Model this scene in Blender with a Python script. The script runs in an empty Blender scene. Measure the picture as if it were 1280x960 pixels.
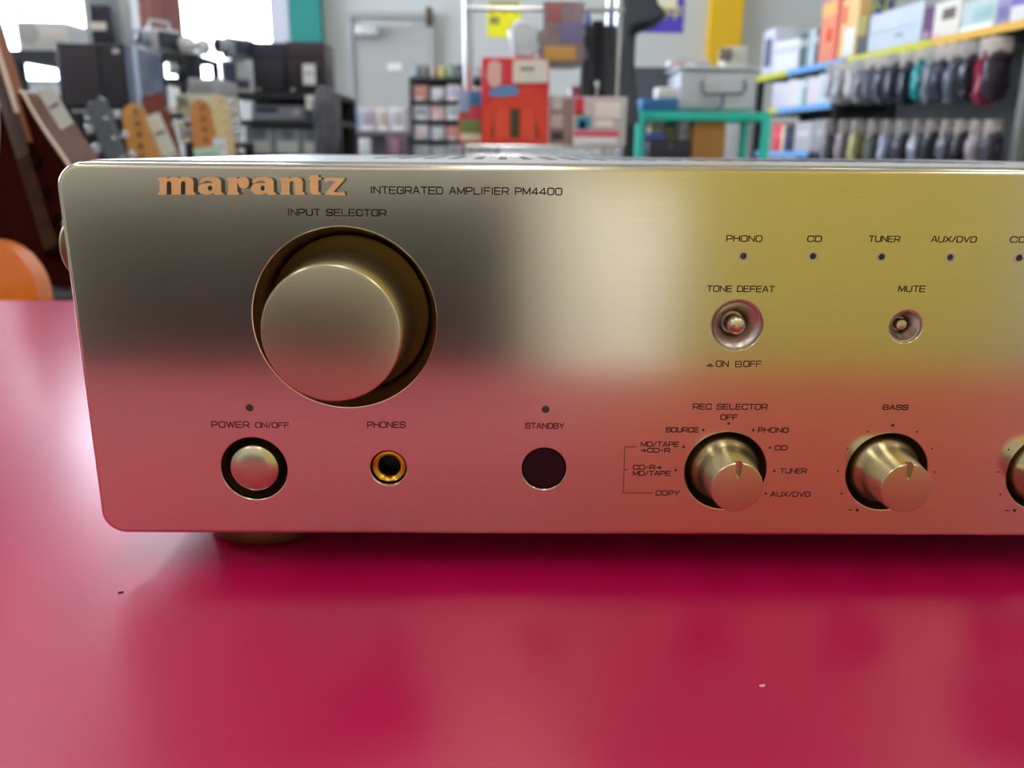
import bpy, bmesh, math, random
from mathutils import Vector, Matrix
random.seed(7)
S = bpy.context.scene
C = S.collection
# ------------------------------------------------------------------ camera
YAW, PITCH, ROLL, F = 0.0116097518, 0.273938128, 0.0089851, 1041.42618
CZ = 0.94                                   # lens height above the floor
cy_, sy_ = math.cos(YAW), math.sin(YAW)
FW = Vector((sy_*math.cos(PITCH), cy_*math.cos(PITCH), -math.sin(PITCH)))
_r = Vector((cy_, -sy_, 0)); _u = _r.cross(FW)
RT = _r*math.cos(ROLL) + _u*math.sin(ROLL)
UP = -_r*math.sin(ROLL) + _u*math.cos(ROLL)
cam = bpy.data.cameras.new('camera'); co = bpy.data.objects.new('camera', cam); C.objects.link(co)
M = Matrix((RT, UP, -FW)).transposed().to_4x4(); M.translation = (0, 0, CZ)
co.matrix_world = M
cam.sensor_width = 36; cam.lens = F/1280*36; cam.clip_start = 0.01; cam.clip_end = 100
cam.dof.use_dof = True; cam.dof.focus_distance = 0.272; cam.dof.aperture_fstop = 12.5
S.camera = co
S.view_settings.view_transform = 'Standard'; S.view_settings.look = 'None'
S.view_settings.gamma = 1; S.view_settings.use_curve_mapping = False
S.view_settings.exposure = 0.85
# ------------------------------------------------------------------ world and daylight
SKY = 7.5
w = bpy.data.worlds.new('world'); S.world = w; w.use_nodes = True
bgn = w.node_tree.nodes['Background']; bgn.inputs[0].default_value = (0.79, 0.86, 1.0, 1); bgn.inputs[1].default_value = SKY
LAMP = 7.2                                  # strength of the fluorescent diffusers
def portal(name, loc, sx, sy, rot):
    l = bpy.data.lights.new(name, 'AREA'); l.shape = 'RECTANGLE'; l.size = sx; l.size_y = sy
    l.cycles.is_portal = True
    o = bpy.data.objects.new(name, l); C.objects.link(o); o.location = loc; o.rotation_euler = rot
# ------------------------------------------------------------------ helpers
def W(u, v, y):
    d = FW*F + RT*(u-640) - UP*(v-480)
    d = d*(y/d.y)
    return Vector((d.x, y, d.z+CZ))
def srgb(c):
    return tuple(((x/255)/12.92 if x/255 <= .04045 else (((x/255)+.055)/1.055)**2.4) for x in c) + (1,)
MC = {}
def mat(name, c, rough=.5, metal=0., noise=.06, scale=40., bump=0., coat=0., alpha=1., trans=0., emit=0., lin=False, aniso=0.):
    if name in MC: return MC[name]
    m = bpy.data.materials.new(name); m.use_nodes = True; nt = m.node_tree; N = nt.nodes; Lk = nt.links
    b = N['Principled BSDF']
    col = c if lin else srgb(c)
    b.inputs['Roughness'].default_value = rough; b.inputs['Metallic'].default_value = metal
    b.inputs['Coat Weight'].default_value = coat; b.inputs['Alpha'].default_value = alpha
    b.inputs['Transmission Weight'].default_value = trans; b.inputs['Coat Roughness'].default_value = .08
    tc = N.new('ShaderNodeTexCoord'); nz = N.new('ShaderNodeTexNoise'); nz.inputs['Scale'].default_value = scale
    nz.inputs['Detail'].default_value = 4
    Lk.new(tc.outputs['Object'], nz.inputs['Vector'])
    mx = N.new('ShaderNodeMix'); mx.data_type = 'RGBA'
    mx.inputs[6].default_value = tuple(max(0, x*(1-noise)) for x in col[:3])+(1,)
    mx.inputs[7].default_value = tuple(min(1, x*(1+noise)) for x in col[:3])+(1,)
    Lk.new(nz.outputs['Fac'], mx.inputs[0]); Lk.new(mx.outputs[2], b.inputs['Base Color'])
    if bump:
        bp = N.new('ShaderNodeBump'); bp.inputs['Strength'].default_value = bump; bp.inputs['Distance'].default_value = .01
        Lk.new(nz.outputs['Fac'], bp.inputs['Height']); Lk.new(bp.outputs[0], b.inputs['Normal'])
    if emit:
        b.inputs['Emission Color'].default_value = col; b.inputs['Emission Strength'].default_value = emit
    MC[name] = m
    return m
def colmat(c, rough=.5, **k):
    n = 'paint_%d_%d_%d_%d' % (*c, int(rough*100))
    return mat(n+''.join(str(x) for x in k.values()), c, rough, **k)
class MB:
    def __init__(s): s.b = bmesh.new()
    def box(s, x0, y0, z0, x1, y1, z1, bev=0, M=None):
        g = bmesh.ops.create_cube(s.b, size=1)
        vs = g['verts']
        for v in vs: v.co = Vector((x0+(v.co.x+.5)*(x1-x0), y0+(v.co.y+.5)*(y1-y0), z0+(v.co.z+.5)*(z1-z0)))
        if bev:
            es = list({e for v in vs for e in v.link_edges})
            r = bmesh.ops.bevel(s.b, geom=es, offset=bev, segments=3, profile=.5, affect='EDGES')
            vs = list({v for f in r['faces'] for v in f.verts} | {v for v in vs if v.is_valid})
        if M is not None:
            for v in vs: v.co = M @ v.co
        return s
    def lathe(s, prof, M=None, n=64, cap0=True, cap1=True):
        """prof: (radius, t) pairs turned about the local y axis, t measured towards -y"""
        rings = []
        for r, t in prof:
            ring = []
            for i in range(n):
                a = 2*math.pi*i/n
                p = Vector((r*math.cos(a), -t, r*math.sin(a)))
                ring.append(s.b.verts.new(M @ p if M is not None else p))
            rings.append(ring)
        for a, b in zip(rings, rings[1:]):
            for i in range(n):
                s.b.faces.new((a[i], a[(i+1) % n], b[(i+1) % n], b[i]))
        if cap0: s.b.faces.new(rings[0][::-1])
        if cap1: s.b.faces.new(rings[-1])
        return s
    def tube(s, pts, r, n=8):
        pts = [Vector(p) for p in pts]; rings = []
        for i, p in enumerate(pts):
            t = (pts[min(i+1, len(pts)-1)]-pts[max(i-1, 0)]).normalized()
            a = Vector((0, 0, 1)) if abs(t.z) < .9 else Vector((1, 0, 0))
            q = t.cross(a).normalized(); k = t.cross(q)
            rr = r[i] if isinstance(r, (list, tuple)) else r
            rings.append([s.b.verts.new(p+(q*math.cos(2*math.pi*j/n)+k*math.sin(2*math.pi*j/n))*rr) for j in range(n)])
        for a, b in zip(rings, rings[1:]):
            for j in range(n): s.b.faces.new((a[j], a[(j+1) % n], b[(j+1) % n], b[j]))
        s.b.faces.new(rings[0]); s.b.faces.new(rings[-1])
        return s
    def ball(s, c, r, sx=1, sy=1, sz=1, n=16):
        g = bmesh.ops.create_uvsphere(s.b, u_segments=n, v_segments=n//2+2, radius=r)
        for v in g['verts']: v.co = Vector((c[0]+v.co.x*sx, c[1]+v.co.y*sy, c[2]+v.co.z*sz))
        return s
    def prism(s, poly, y0, y1, holes=(), M=None):
        """poly of (x, z) extruded from y0 to y1"""
        loops = [poly]+list(holes); es = []; vl = []
        for lp in loops:
            vs = [s.b.verts.new((x, y0, z)) for x, z in lp]; vl.append(vs)
            for i in range(len(vs)): es.append(s.b.edges.new((vs[i], vs[(i+1) % len(vs)])))
        r = bmesh.ops.triangle_fill(s.b, use_beauty=True, use_dissolve=False, edges=es)
        fs = [g for g in r['geom'] if isinstance(g, bmesh.types.BMFace)]
        mp = {}
        for vs in vl:
            for v in vs: mp[v] = s.b.verts.new((v.co.x, y1, v.co.z))
        for f in fs: s.b.faces.new([mp[v] for v in reversed(f.verts)])
        for vs in vl:
            for i in range(len(vs)):
                a, b = vs[i], vs[(i+1) % len(vs)]
                s.b.faces.new((a, b, mp[b], mp[a]))
        if M is not None:
            for v in list(mp.keys())+list(mp.values()): v.co = M @ v.co
        return s
    def build(s, name, m, parent=None, smooth=35, loc=None):
        bmesh.ops.recalc_face_normals(s.b, faces=s.b.faces[:])
        me = bpy.data.meshes.new(name); s.b.to_mesh(me); s.b.free()
        if smooth:
            for p in me.polygons: p.use_smooth = True
            me.set_sharp_from_angle(angle=math.radians(smooth))
        if m: me.materials.append(m)
        o = bpy.data.objects.new(name, me); C.objects.link(o)
        if parent: o.parent = parent
        if loc is not None: o.location = loc
        return o
def tag(o, label=None, cat=None, group=None, kind=None):
    if label: o['label'] = label
    if cat: o['category'] = cat
    if group: o['group'] = group
    if kind: o['kind'] = kind
    return o
def thing(name, label, cat, loc=(0, 0, 0), rz=0, group=None):
    o = bpy.data.objects.new(name, None); C.objects.link(o); o.location = loc; o.rotation_euler = (0, 0, rz)
    o.empty_display_size = .05
    return tag(o, label, cat, group)
def struct(mb, name, m): return tag(mb.build(name, m, smooth=0), kind='structure')
ORD = ['first', 'second', 'third', 'fourth', 'fifth', 'sixth', 'seventh', 'eighth', 'ninth', 'tenth', 'eleventh', 'twelfth', 'thirteenth',
       'fourteenth', 'fifteenth', 'sixteenth', 'seventeenth', 'eighteenth', 'nineteenth', 'twentieth', 'twenty-first', 'twenty-second', 'twenty-third', 'twenty-fourth']
# ------------------------------------------------------------------ room shell
XL, XR, YB, YF, HC = -4.6, 4.2, 7.5, -3.2, 4.4
wallm = mat('wall_paint', (189, 193, 193), .7, noise=.03, scale=3)
struct(MB().box(XL, YF, -.1, XR, YB, 0), 'floor', mat('vinyl_floor', (150, 148, 142), .45, noise=.12, scale=6))
struct(MB().box(XL, YF, HC, XR, YB, HC+.1), 'ceiling', mat('ceiling_board', (225, 226, 222), .8, noise=.03, scale=8))
# back wall with two window openings
def px(u, y, v=60): return W(u, v, y).x
def pz(v, y, u=640): return W(u, v, y).z
wa0, wa1 = px(-40, YB), px(150, YB); wb0, wb1 = px(186, YB), px(345, YB)
wz0, wz1 = pz(112, YB), 4.2
wb = MB()
t = .15
wb.box(XL, YB, 0, XR, YB+t, wz0); wb.box(XL, YB, wz1, XR, YB+t, HC)
wb.box(XL, YB, wz0, wa0, YB+t, wz1); wb.box(wa1, YB, wz0, wb0, YB+t, wz1); wb.box(wb1, YB, wz0, XR, YB+t, wz1)
struct(wb, 'wall_back', wallm)
# left wall with one long window high up
lw = MB()
ly0, ly1, lz0, lz1 = 2.4, 7.1, 1.35, 4.2
lw.box(XL-t, YF, 0, XL, YB, lz0); lw.box(XL-t, YF, lz1, XL, YB, HC); lw.box(XL-t, YF, lz0, XL, ly0, lz1); lw.box(XL-t, ly1, lz0, XL, YB, lz1)
struct(lw, 'wall_left', wallm)
struct(MB().box(XR, YF, 0, XR+t, YB, HC), 'wall_right', wallm)
struct(MB().box(XL, YF-t, 0, XR, YF, HC), 'wall_front', mat('front_wall_paint', (226, 226, 220), .7, noise=.03, scale=3))
glass = bpy.data.materials.new('window_glass'); glass.use_nodes = True
nt = glass.node_tree; nt.nodes.clear()
o_ = nt.nodes.new('ShaderNodeOutputMaterial'); mxs = nt.nodes.new('ShaderNodeMixShader'); tr = nt.nodes.new('ShaderNodeBsdfTransparent'); gl = nt.nodes.new('ShaderNodeBsdfGlossy')
gl.inputs['Roughness'].default_value = .02; fr = nt.nodes.new('ShaderNodeFresnel'); fr.inputs[0].default_value = 1.45
nt.links.new(fr.outputs[0], mxs.inputs[0]); nt.links.new(tr.outputs[0], mxs.inputs[1]); nt.links.new(gl.outputs[0], mxs.inputs[2]); nt.links.new(mxs.outputs[0], o_.inputs[0])
alu = mat('aluminium_frame', (170, 172, 178), .4, .8, noise=.03)
def window(n, x0, x1, z0, z1, axis='y'):
    r = bpy.data.objects.new('window_%d' % n, None); C.objects.link(r); tag(r, kind='structure')
    f = MB(); g = MB(); fw = .045
    def bx(mb, a0, b0, a1, b1, d0, d1):
        if axis == 'y': mb.box(a0, YB+d0, b0, a1, YB+d1, b1)
        else: mb.box(XL-d1, a0, b0, XL-d0, a1, b1)
    bx(f, x0, z0, x1, z0+fw, .03, .11); bx(f, x0, z1-fw, x1, z1, .03, .11)
    bx(f, x0, z0+fw, x0+fw, z1-fw, .03, .11); bx(f, x1-fw, z0+fw, x1, z1-fw, .03, .11)
    f.build('window_frame', alu, r, 0)
    bx(g, x0+fw, z0+fw, x1-fw, z1-fw, .065, .071); g.build('window_pane', glass, r, 0)
window(1, wa0, wa1, wz0, wz1); window(2, wb0, wb1, wz0, wz1); window(3, ly0, ly1, lz0, lz1, 'x')
portal('portal_a', ((wa0+wa1)/2, YB+.14, (wz0+wz1)/2), wa1-wa0, wz1-wz0, (-math.pi/2, 0, 0))
portal('portal_b', ((wb0+wb1)/2, YB+.14, (wz0+wz1)/2), wb1-wb0, wz1-wz0, (-math.pi/2, 0, 0))
portal('portal_c', (XL-.14, (ly0+ly1)/2, (lz0+lz1)/2), lz1-lz0, ly1-ly0, (0, -math.pi/2, 0))
# painted strips on the back wall
struct(MB().box(px(345, YB), YB-.10, 0, px(363, YB-.1), YB-.001, HC), 'trim_1', mat('pale_strip', (190, 192, 205), .6))
struct(MB().box(px(364, YB-.12), YB-.12, 0, px(402, YB-.12), YB-.001, HC), 'trim_2', mat('teal_paint', (20, 128, 122), .55))
struct(MB().box(px(886, YB-.12), YB-.12, 0, px(926, YB-.12), YB-.001, HC), 'trim_3', mat('yellow_paint', (222, 176, 10), .5))
# door in the back wall
d0, d1, dz = px(443, YB), px(536, YB), pz(24, YB, 490)
dr = bpy.data.objects.new('door_1', None); C.objects.link(dr); tag(dr, kind='structure')
MB().box(d0, YB-.05, 0, d1, YB-.005, dz).build('door_leaf', mat('door_paint', (170, 171, 170), .5, noise=.02), dr, 0)
f = MB(); f.box(d0-.05, YB-.07, 0, d0-.003, YB-.001, dz+.05); f.box(d1+.003, YB-.07, 0, d1+.05, YB-.001, dz+.05); f.box(d0-.003, YB-.07, dz+.003, d1+.003, YB-.001, dz+.05)
f.build('door_frame', mat('door_frame_paint', (160, 163, 165), .5), dr, 0)
c = MB(); c.box(d0+.03, YB-.12, dz-.14, d0+.22, YB-.055, dz-.07, .01); c.box(d0+.1, YB-.14, dz-.06, d0+.5, YB-.12, dz-.045)
c.build('door_closer', mat('closer', (205, 208, 210), .4, .4), dr)
MB().box(d0+.28, YB-.058, pz(90, YB), d0+.40, YB-.051, pz(81, YB)).build('door_plate', mat('plate_white', (225, 225, 225), .5), dr, 0)
MB().lathe([(.012, 0), (.012, .05), (.03, .052), (.03, .075), (.012, .08)], Matrix.Translation((d1-.06, YB-.05, .98)), 24).build('door_knob', alu, dr)
b = MB(); b.box(px(533, YB-.08), YB-.09, pz(35, YB), px(541, YB-.08), YB-.071, pz(12, YB), .005)
tag(b.build('alarm_box', mat('alarm_brown', (70, 55, 45), .5)), 'small dark brown box fixed at the top right corner of the door frame', 'sensor')
# ceiling lights: fluorescent fittings
lamp_m = mat('diffuser', (255, 250, 240), .5, emit=LAMP, noise=0)
lamps = []
for i, (lx, ly) in enumerate([(x, y) for y in (-2.5, -1.1, .5, 3.0, 5.8) for x in (-2.7, 0.0, 2.7)]):
    r = thing('ceiling_light', 'long fluorescent ceiling fitting, %s counted from the front left corner' % ORD[i], 'lamp', (lx, ly, HC), 0, 'fluorescent ceiling fittings')
    MB().box(-.14, -.62, -.05, .14, .62, 0, .005).build('housing', mat('lamp_housing', (230, 230, 228), .5), r)
    MB().box(-.12, -.6, -.075, .12, .6, -.051).build('diffuser', lamp_m, r, 0)
# behind the camera: unseen pieces added for the brushed metal to mirror
struct(MB().box(.47, YF+.001, 0, 2.3, YF+.12, HC), 'trim_4', mat('yellow_wall_paint', (226, 208, 108), .55))
glow_white = mat('added_glow_white', (250, 247, 240), .4, emit=.22)  # glow added to brighten the pale patch mirrored in the panel
def cabinet(name, label, cat, x0, y0, x1, y1, h, m, doors=2):
    r = thing(name, label, cat, ((x0+x1)/2, (y0+y1)/2, 0)); hx, hy = (x1-x0)/2, (y1-y0)/2
    MB().box(-hx, -hy, 0, hx, hy, h, .005).build('body', m, r)
    for k in range(doors):
        a = -hx+.01+k*(2*hx-.01)/doors; e = a+(2*hx-.01)/doors-.01
        d = MB().box(a, hy, .08, e, hy+.018, h-.03, .004).build('door', m, r)
        MB().box(e-.04, hy+.018, h*.5, e-.025, hy+.035, h*.5+.1, .004).build('handle', alu, d)
    return r
cabinet('mirrored_white_box', 'unseen white glowing box added behind the viewer to brighten the panel reflection', 'reflection helper', .17, -2.2, .49, -1.8, .84, glow_white, 2)  # unseen glowing box, made up for the white band in the reflection
cabinet('mirrored_dark_block', 'unseen dark grey block added behind the viewer to darken the panel reflection', 'counter', -.98, -1.9, .035, -1.2, .86, mat('charcoal_laminate', (28, 26, 26), .5), 4)  # unseen block added in place of the viewer's dark clothing in the reflection
# ------------------------------------------------------------------ the magenta display table
TZ = CZ-.1437
tab = thing('display_table', 'long shop table with a glossy magenta red laminate top', 'table', (0, .39, 0))
TY0, TY1 = -.02, W(40, 377, .8).y
TY1 = .8
m = bpy.data.materials.new('magenta_laminate'); m.use_nodes = True; nt = m.node_tree; bs = nt.nodes['Principled BSDF']
bs.inputs['Roughness'].default_value = .34; bs.inputs['Specular IOR Level'].default_value = .45
tc = nt.nodes.new('ShaderNodeTexCoord')
nz = nt.nodes.new('ShaderNodeTexNoise'); nz.inputs['Scale'].default_value = 5; nz.inputs['Detail'].default_value = 6
rp = nt.nodes.new('ShaderNodeValToRGB'); rp.color_ramp.elements[0].color = srgb((172, 6, 70)); rp.color_ramp.elements[1].color = srgb((182, 8, 78))
nt.links.new(tc.outputs['Object'], nz.inputs['Vector']); nt.links.new(nz.outputs['Fac'], rp.inputs['Fac']); nt.links.new(rp.outputs[0], bs.inputs['Base Color'])
n2 = nt.nodes.new('ShaderNodeTexNoise'); n2.inputs['Scale'].default_value = 900; n2.inputs['Detail'].default_value = 2
mr = nt.nodes.new('ShaderNodeMapRange'); mr.inputs[3].default_value = .28; mr.inputs[4].default_value = .32
n3 = nt.nodes.new('ShaderNodeTexNoise'); n3.inputs['Scale'].default_value = 14; n3.inputs['Detail'].default_value = 5
nt.links.new(tc.outputs['Object'], n3.inputs['Vector']); nt.links.new(n3.outputs['Fac'], mr.inputs[0]); nt.links.new(mr.outputs[0], bs.inputs['Roughness'])
MB().box(-1.1, TY0-.39, TZ-.03, 1.1, TY1-.39, TZ, .002).build('tabletop', m, tab)
wl = mat('table_white', (215, 212, 205), .5)
MB().box(-1.05, -.36, .05, -1.02, .37, TZ-.03).build('side_panel', wl, tab, 0)
MB().box(1.02, -.36, .05, 1.05, .37, TZ-.03).build('side_panel', wl, tab, 0)
MB().box(-1.02, .33, .05, 1.02, .35, TZ-.03).build('back_panel', wl, tab, 0)
for x in (-1.035, 1.035):
    for y in (-.3, .3): MB().box(x-.02, y-.02, 0, x+.02, y+.02, .05).build('foot', alu, tab, 0)
# small specks lying on the laminate
for (u, v, c_, lab) in ((150, 741, (60, 5, 20), 'tiny dark crumb lying on the table left of the amplifier foot'), (952, 858, (235, 180, 190), 'tiny pale crumb lying on the table in front, right of centre')):
    d = FW*F+RT*(u-640)-UP*(v-480); d = d*((TZ-CZ)/d.z); p = Vector((d.x, d.y, TZ))
    b = MB(); b.ball((0, 0, .0002), .0005, 1.5, 1, .5, 8); b.ball((.0007, .0003, .0002), .0004, 1, 1, .6, 8)
    tag(b.build('crumb', colmat(c_, .6), loc=p), lab, 'crumb')
# ------------------------------------------------------------------ amplifier
AD = .266                                    # distance of the face of the front panel
def Pn(u, v, y=AD): p = W(u, v, y); return p.x, p.z
AXL, AXR = -.1386, .3014
AZ1, AZ0 = CZ-.0047, CZ-.1296
amp = thing('stereo_amplifier', 'champagne gold stereo amplifier with brushed metal face standing on the magenta table', 'amplifier', ((AXL+AXR)/2, AD, TZ))
AO = Vector(((AXL+AXR)/2, AD, TZ))
AROT = 0.25
def metal(name, col, rough, aniso, brush=0., diff=0.):
    m = bpy.data.materials.new(name); m.use_nodes = True; nt = m.node_tree; N = nt.nodes; L = nt.links; b = N['Principled BSDF']
    b.inputs['Metallic'].default_value = 1-diff; b.inputs['Roughness'].default_value = rough; b.inputs['Anisotropic'].default_value = aniso
    tc = N.new('ShaderNodeTexCoord'); mp = N.new('ShaderNodeMapping'); mp.inputs['Scale'].default_value = (6, 300, 1400) if brush else (300, 300, 300)
    nz = N.new('ShaderNodeTexNoise'); nz.inputs['Scale'].default_value = 3; nz.inputs['Detail'].default_value = 3
    L.new(tc.outputs['Object'], mp.inputs[0]); L.new(mp.outputs[0], nz.inputs['Vector'])
    mx = N.new('ShaderNodeMix'); mx.data_type = 'RGBA'; c = srgb(col)
    k = .07 if brush else .02
    mx.inputs[6].default_value = tuple(x*(1-k) for x in c[:3])+(1,); mx.inputs[7].default_value = tuple(min(1, x*(1+k)) for x in c[:3])+(1,)
    L.new(nz.outputs['Fac'], mx.inputs[0]); L.new(mx.outputs[2], b.inputs['Base Color'])
    if aniso:
        tg = N.new('ShaderNodeTangent'); tg.direction_type = 'UV_MAP'; L.new(tg.outputs[0], b.inputs['Tangent']); b.inputs['Anisotropic Rotation'].default_value = AROT
    if brush:
        bp = N.new('ShaderNodeBump'); bp.inputs['Strength'].default_value = brush; bp.inputs['Distance'].default_value = .0001
        L.new(nz.outputs['Fac'], bp.inputs['Height']); L.new(bp.outputs[0], b.inputs['Normal'])
    return m
M_face = metal('brushed_champagne_metal', (230, 219, 198), .16, .2, .012)
M_knob = metal('satin_champagne_metal', (216, 204, 172), .27, 0)
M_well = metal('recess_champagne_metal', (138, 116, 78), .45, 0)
M_case = metal('silver_case_metal', (205, 205, 212), .35, 0)
M_gold = metal('gold_metal', (222, 170, 60), .25, 0)
M_silver = metal('silver_dish_metal', (205, 195, 192), .34, 0)
M_print = mat('brown_print', (52, 30, 24), .6)
M_black = mat('black_plastic', (12, 10, 12), .35)
def circ(cx, cz, r, n=96): return [(cx+r*math.cos(2*math.pi*i/n), cz+r*math.sin(2*math.pi*i/n)) for i in range(n)]
# controls: (kind, x, z, radius)
def at(u, v): p = W(u, v, AD); return p.x-AO.x, p.z-AO.z
sel = at(431, 399.5); pwr = at(317.7, 586); jack = at(485.5, 585); sens = at(680, 586); rec = at(907, 588.7); bas = at(1108.6, 590)
treb = (2*bas[0]-rec[0], bas[1]); volx = (-sel[0]*1.0, sel[1])
tone = at(921, 407); mute = at(1132.5, 408.5)
leds = [at(u, v) for u, v in ((929, 320), (1016, 320.3), (1102, 321), (1187.7, 321.7), (1273.5, 322.4))]
led_p = at(312, 510); led_s = at(682, 512)
R_SEL, R_PWR, R_JACK, R_SENS, R_REC, R_TONE, R_MUTE, R_LED = .0296, .0112, .0062, .0075, .0140, .0083, .0053, .00125
holes = [(sel, R_SEL), (volx, R_SEL), (pwr, R_PWR), (jack, R_JACK), (sens, R_SENS), (rec, R_REC), (bas, R_REC), (treb, R_REC), (tone, R_TONE), (mute, R_MUTE), (led_p, R_LED), (led_s, R_LED)]+[(l, R_LED) for l in leds]
hx = .22; pz0, pz1 = AZ0-AO.z, AZ1-AO.z
def rrect(x0, z0, x1, z1, r, off=0, n=12):
    pts = []
    for cx, cz, a0 in ((x1-r, z1-r, 0), (x0+r, z1-r, 90), (x0+r, z0+r, 180), (x1-r, z0+r, 270)):
        for i in range(n+1):
            a = math.radians(a0+90*i/n); pts.append((cx+(r-off)*math.cos(a), cz+(r-off)*math.sin(a)))
    return pts
def front_panel():
    s = bmesh.new(); uvl = s.loops.layers.uv.new('UVMap')
    def ring(pts, y): return [s.verts.new((x, y, z)) for x, z in pts]
    def bridge(a, b):
        n = len(a)
        for i in range(n): s.faces.new((a[i], a[(i+1) % n], b[(i+1) % n], b[i]))
    bev = .0016; steps = [(0, bev, 0)]
    def outer(off, y): return ring(rrect(-hx, pz0, hx, pz1, .0082, off), y)
    first = outer(bev, 0); loops = [first]
    prev = first
    for k in range(1, 6):
        a = math.pi/2*k/5; nx = outer(bev*(1-math.sin(a)), bev*(1-math.cos(a))); bridge(prev, nx); prev = nx
    nx = outer(0, .0135); bridge(prev, nx); s.faces.new(nx)
    for (c, r) in holes:
        hb = .0004 if r > .002 else .0001
        n = 96 if r > .02 else 48
        a = ring(circ(c[0], c[1], r+hb, n), 0); loops.append(a); p = a
        for k in range(1, 4):
            g = math.pi/2*k/3; q = ring(circ(c[0], c[1], r+hb*(1-math.sin(g)), n), hb*(1-math.cos(g))); bridge(p, q); p = q
        q = ring(circ(c[0], c[1], r, n), .0018 if r > .002 else .0012); bridge(p, q)
    es = []
    for lp in loops:
        for i in range(len(lp)):
            e = s.edges.get((lp[i], lp[(i+1) % len(lp)])); es.append(e)
    r = bmesh.ops.triangle_fill(s, use_beauty=True, use_dissolve=False, edges=es)
    bmesh.ops.recalc_face_normals(s, faces=s.faces[:])
    for fc in s.faces:
        for l in fc.loops: l[uvl].uv = (l.vert.co.x*2+.5, l.vert.co.z*2+.5)
    me = bpy.data.meshes.new('front_panel'); s.to_mesh(me); s.free()
    for p in me.polygons: p.use_smooth = True
    me.set_sharp_from_angle(angle=math.radians(30))
    sa = me.attributes.get('sharp_edge') or me.attributes.new('sharp_edge', 'BOOLEAN', 'EDGE')
    for e in me.edges:
        if all(abs(me.vertices[v].co.y) < 1e-7 for v in e.vertices): sa.data[e.index].value = True
    me.materials.append(M_face)
    o = bpy.data.objects.new('front_panel', me); C.objects.link(o); o.parent = amp
    return o
panel = front_panel()
# case behind the panel, made as an open-fronted shell so the recesses stay clear
cs = MB(); cz1 = pz1+.0006; cz0 = pz0+.004; cxx = hx-.0025; y0c, y1c = .0136, .305
prof = rrect(-cxx, cz0, cxx, cz1, .004, 0, 6)
cs.prism(prof, y0c+.04, y1c)
inn = rrect(-cxx+.002, cz0+.002, cxx-.002, cz1-.002, .002, 0, 6)
rg = [[cs.b.verts.new((x, y, z)) for x, z in pp] for pp, y in ((prof, y0c+.0399), (prof, y0c), (inn, y0c), (inn, y0c+.0399))]
for a, b_ in zip(rg, rg[1:]):
    for i in range(len(a)): cs.b.faces.new((a[i], a[(i+1) % len(a)], b_[(i+1) % len(a)], b_[i]))
case = cs.build('case', M_case, amp)
vt = MB()
for i in range(26):
    x = -.14+i*.0112
    vt.box(x, .12, cz1-.0001, x+.004, .25, cz1+.0002)
vt.build('vent_slots', mat('vent_dark', (70, 70, 76), .6), case, 0)
for x in (-hx, hx):
    sgn = -1 if x < 0 else 1
    b = MB(); b.ball((x-sgn*.001, .0055, W(80, 310, .272).z-AO.z), .0090, .55, .50, 1.0, 32); b.build('side_grip', M_well, amp)
# feet
for fx in (-.0851-AO.x, .0851+AO.x-AO.x+.0, ):
    pass
ftx = W(340, 678, .30).x-AO.x
for fx in (ftx, -ftx):
    for fy in (.041, .255):
        fm = Matrix.Translation((fx, fy, 0)) @ Matrix.Rotation(math.pi/2, 4, 'X') @ Matrix.Scale(-1, 4, (0, 1, 0))
        b = MB()
        pr = [(.0225, .0012), (.0245, .0018), (.025, .003), (.025, .0115), (.0245, .0125)]
        n = 64; rings = []
        for r, h in pr: rings.append([b.b.verts.new((fx+r*math.cos(2*math.pi*i/n), fy+r*math.sin(2*math.pi*i/n), h)) for i in range(n)])
        for a, c_ in zip(rings, rings[1:]):
            for i in range(n): b.b.faces.new((a[i], a[(i+1) % n], c_[(i+1) % n], c_[i]))
        b.b.faces.new(rings[0]); 
        top = [b.b.verts.new((v.co.x, v.co.y, cz0)) for v in rings[-1]]
        for i in range(n): b.b.faces.new((rings[-1][i], rings[-1][(i+1) % n], top[(i+1) % n], top[i]))
        b.b.faces.new(top)
        ft = b.build('foot', M_gold if False else M_well, amp)
        q = MB(); rr = [[q.b.verts.new((fx+.021*math.cos(2*math.pi*i/n), fy+.021*math.sin(2*math.pi*i/n), h)) for i in range(n)] for h in (0, .0012)]
        for i in range(n): q.b.faces.new((rr[0][i], rr[0][(i+1) % n], rr[1][(i+1) % n], rr[1][i]))
        q.b.faces.new(rr[0]); q.b.faces.new(rr[1]); q.build('foot_pad', M_black, ft)
def Ml(c, y=0): return Matrix.Translation((c[0], y, c[1]))
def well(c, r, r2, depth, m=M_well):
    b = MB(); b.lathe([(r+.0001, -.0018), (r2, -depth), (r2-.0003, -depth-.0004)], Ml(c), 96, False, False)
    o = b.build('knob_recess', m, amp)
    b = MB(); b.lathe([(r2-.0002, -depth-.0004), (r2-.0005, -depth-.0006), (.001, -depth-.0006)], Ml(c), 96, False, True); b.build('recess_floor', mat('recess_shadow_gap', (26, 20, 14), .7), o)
    return o
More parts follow.
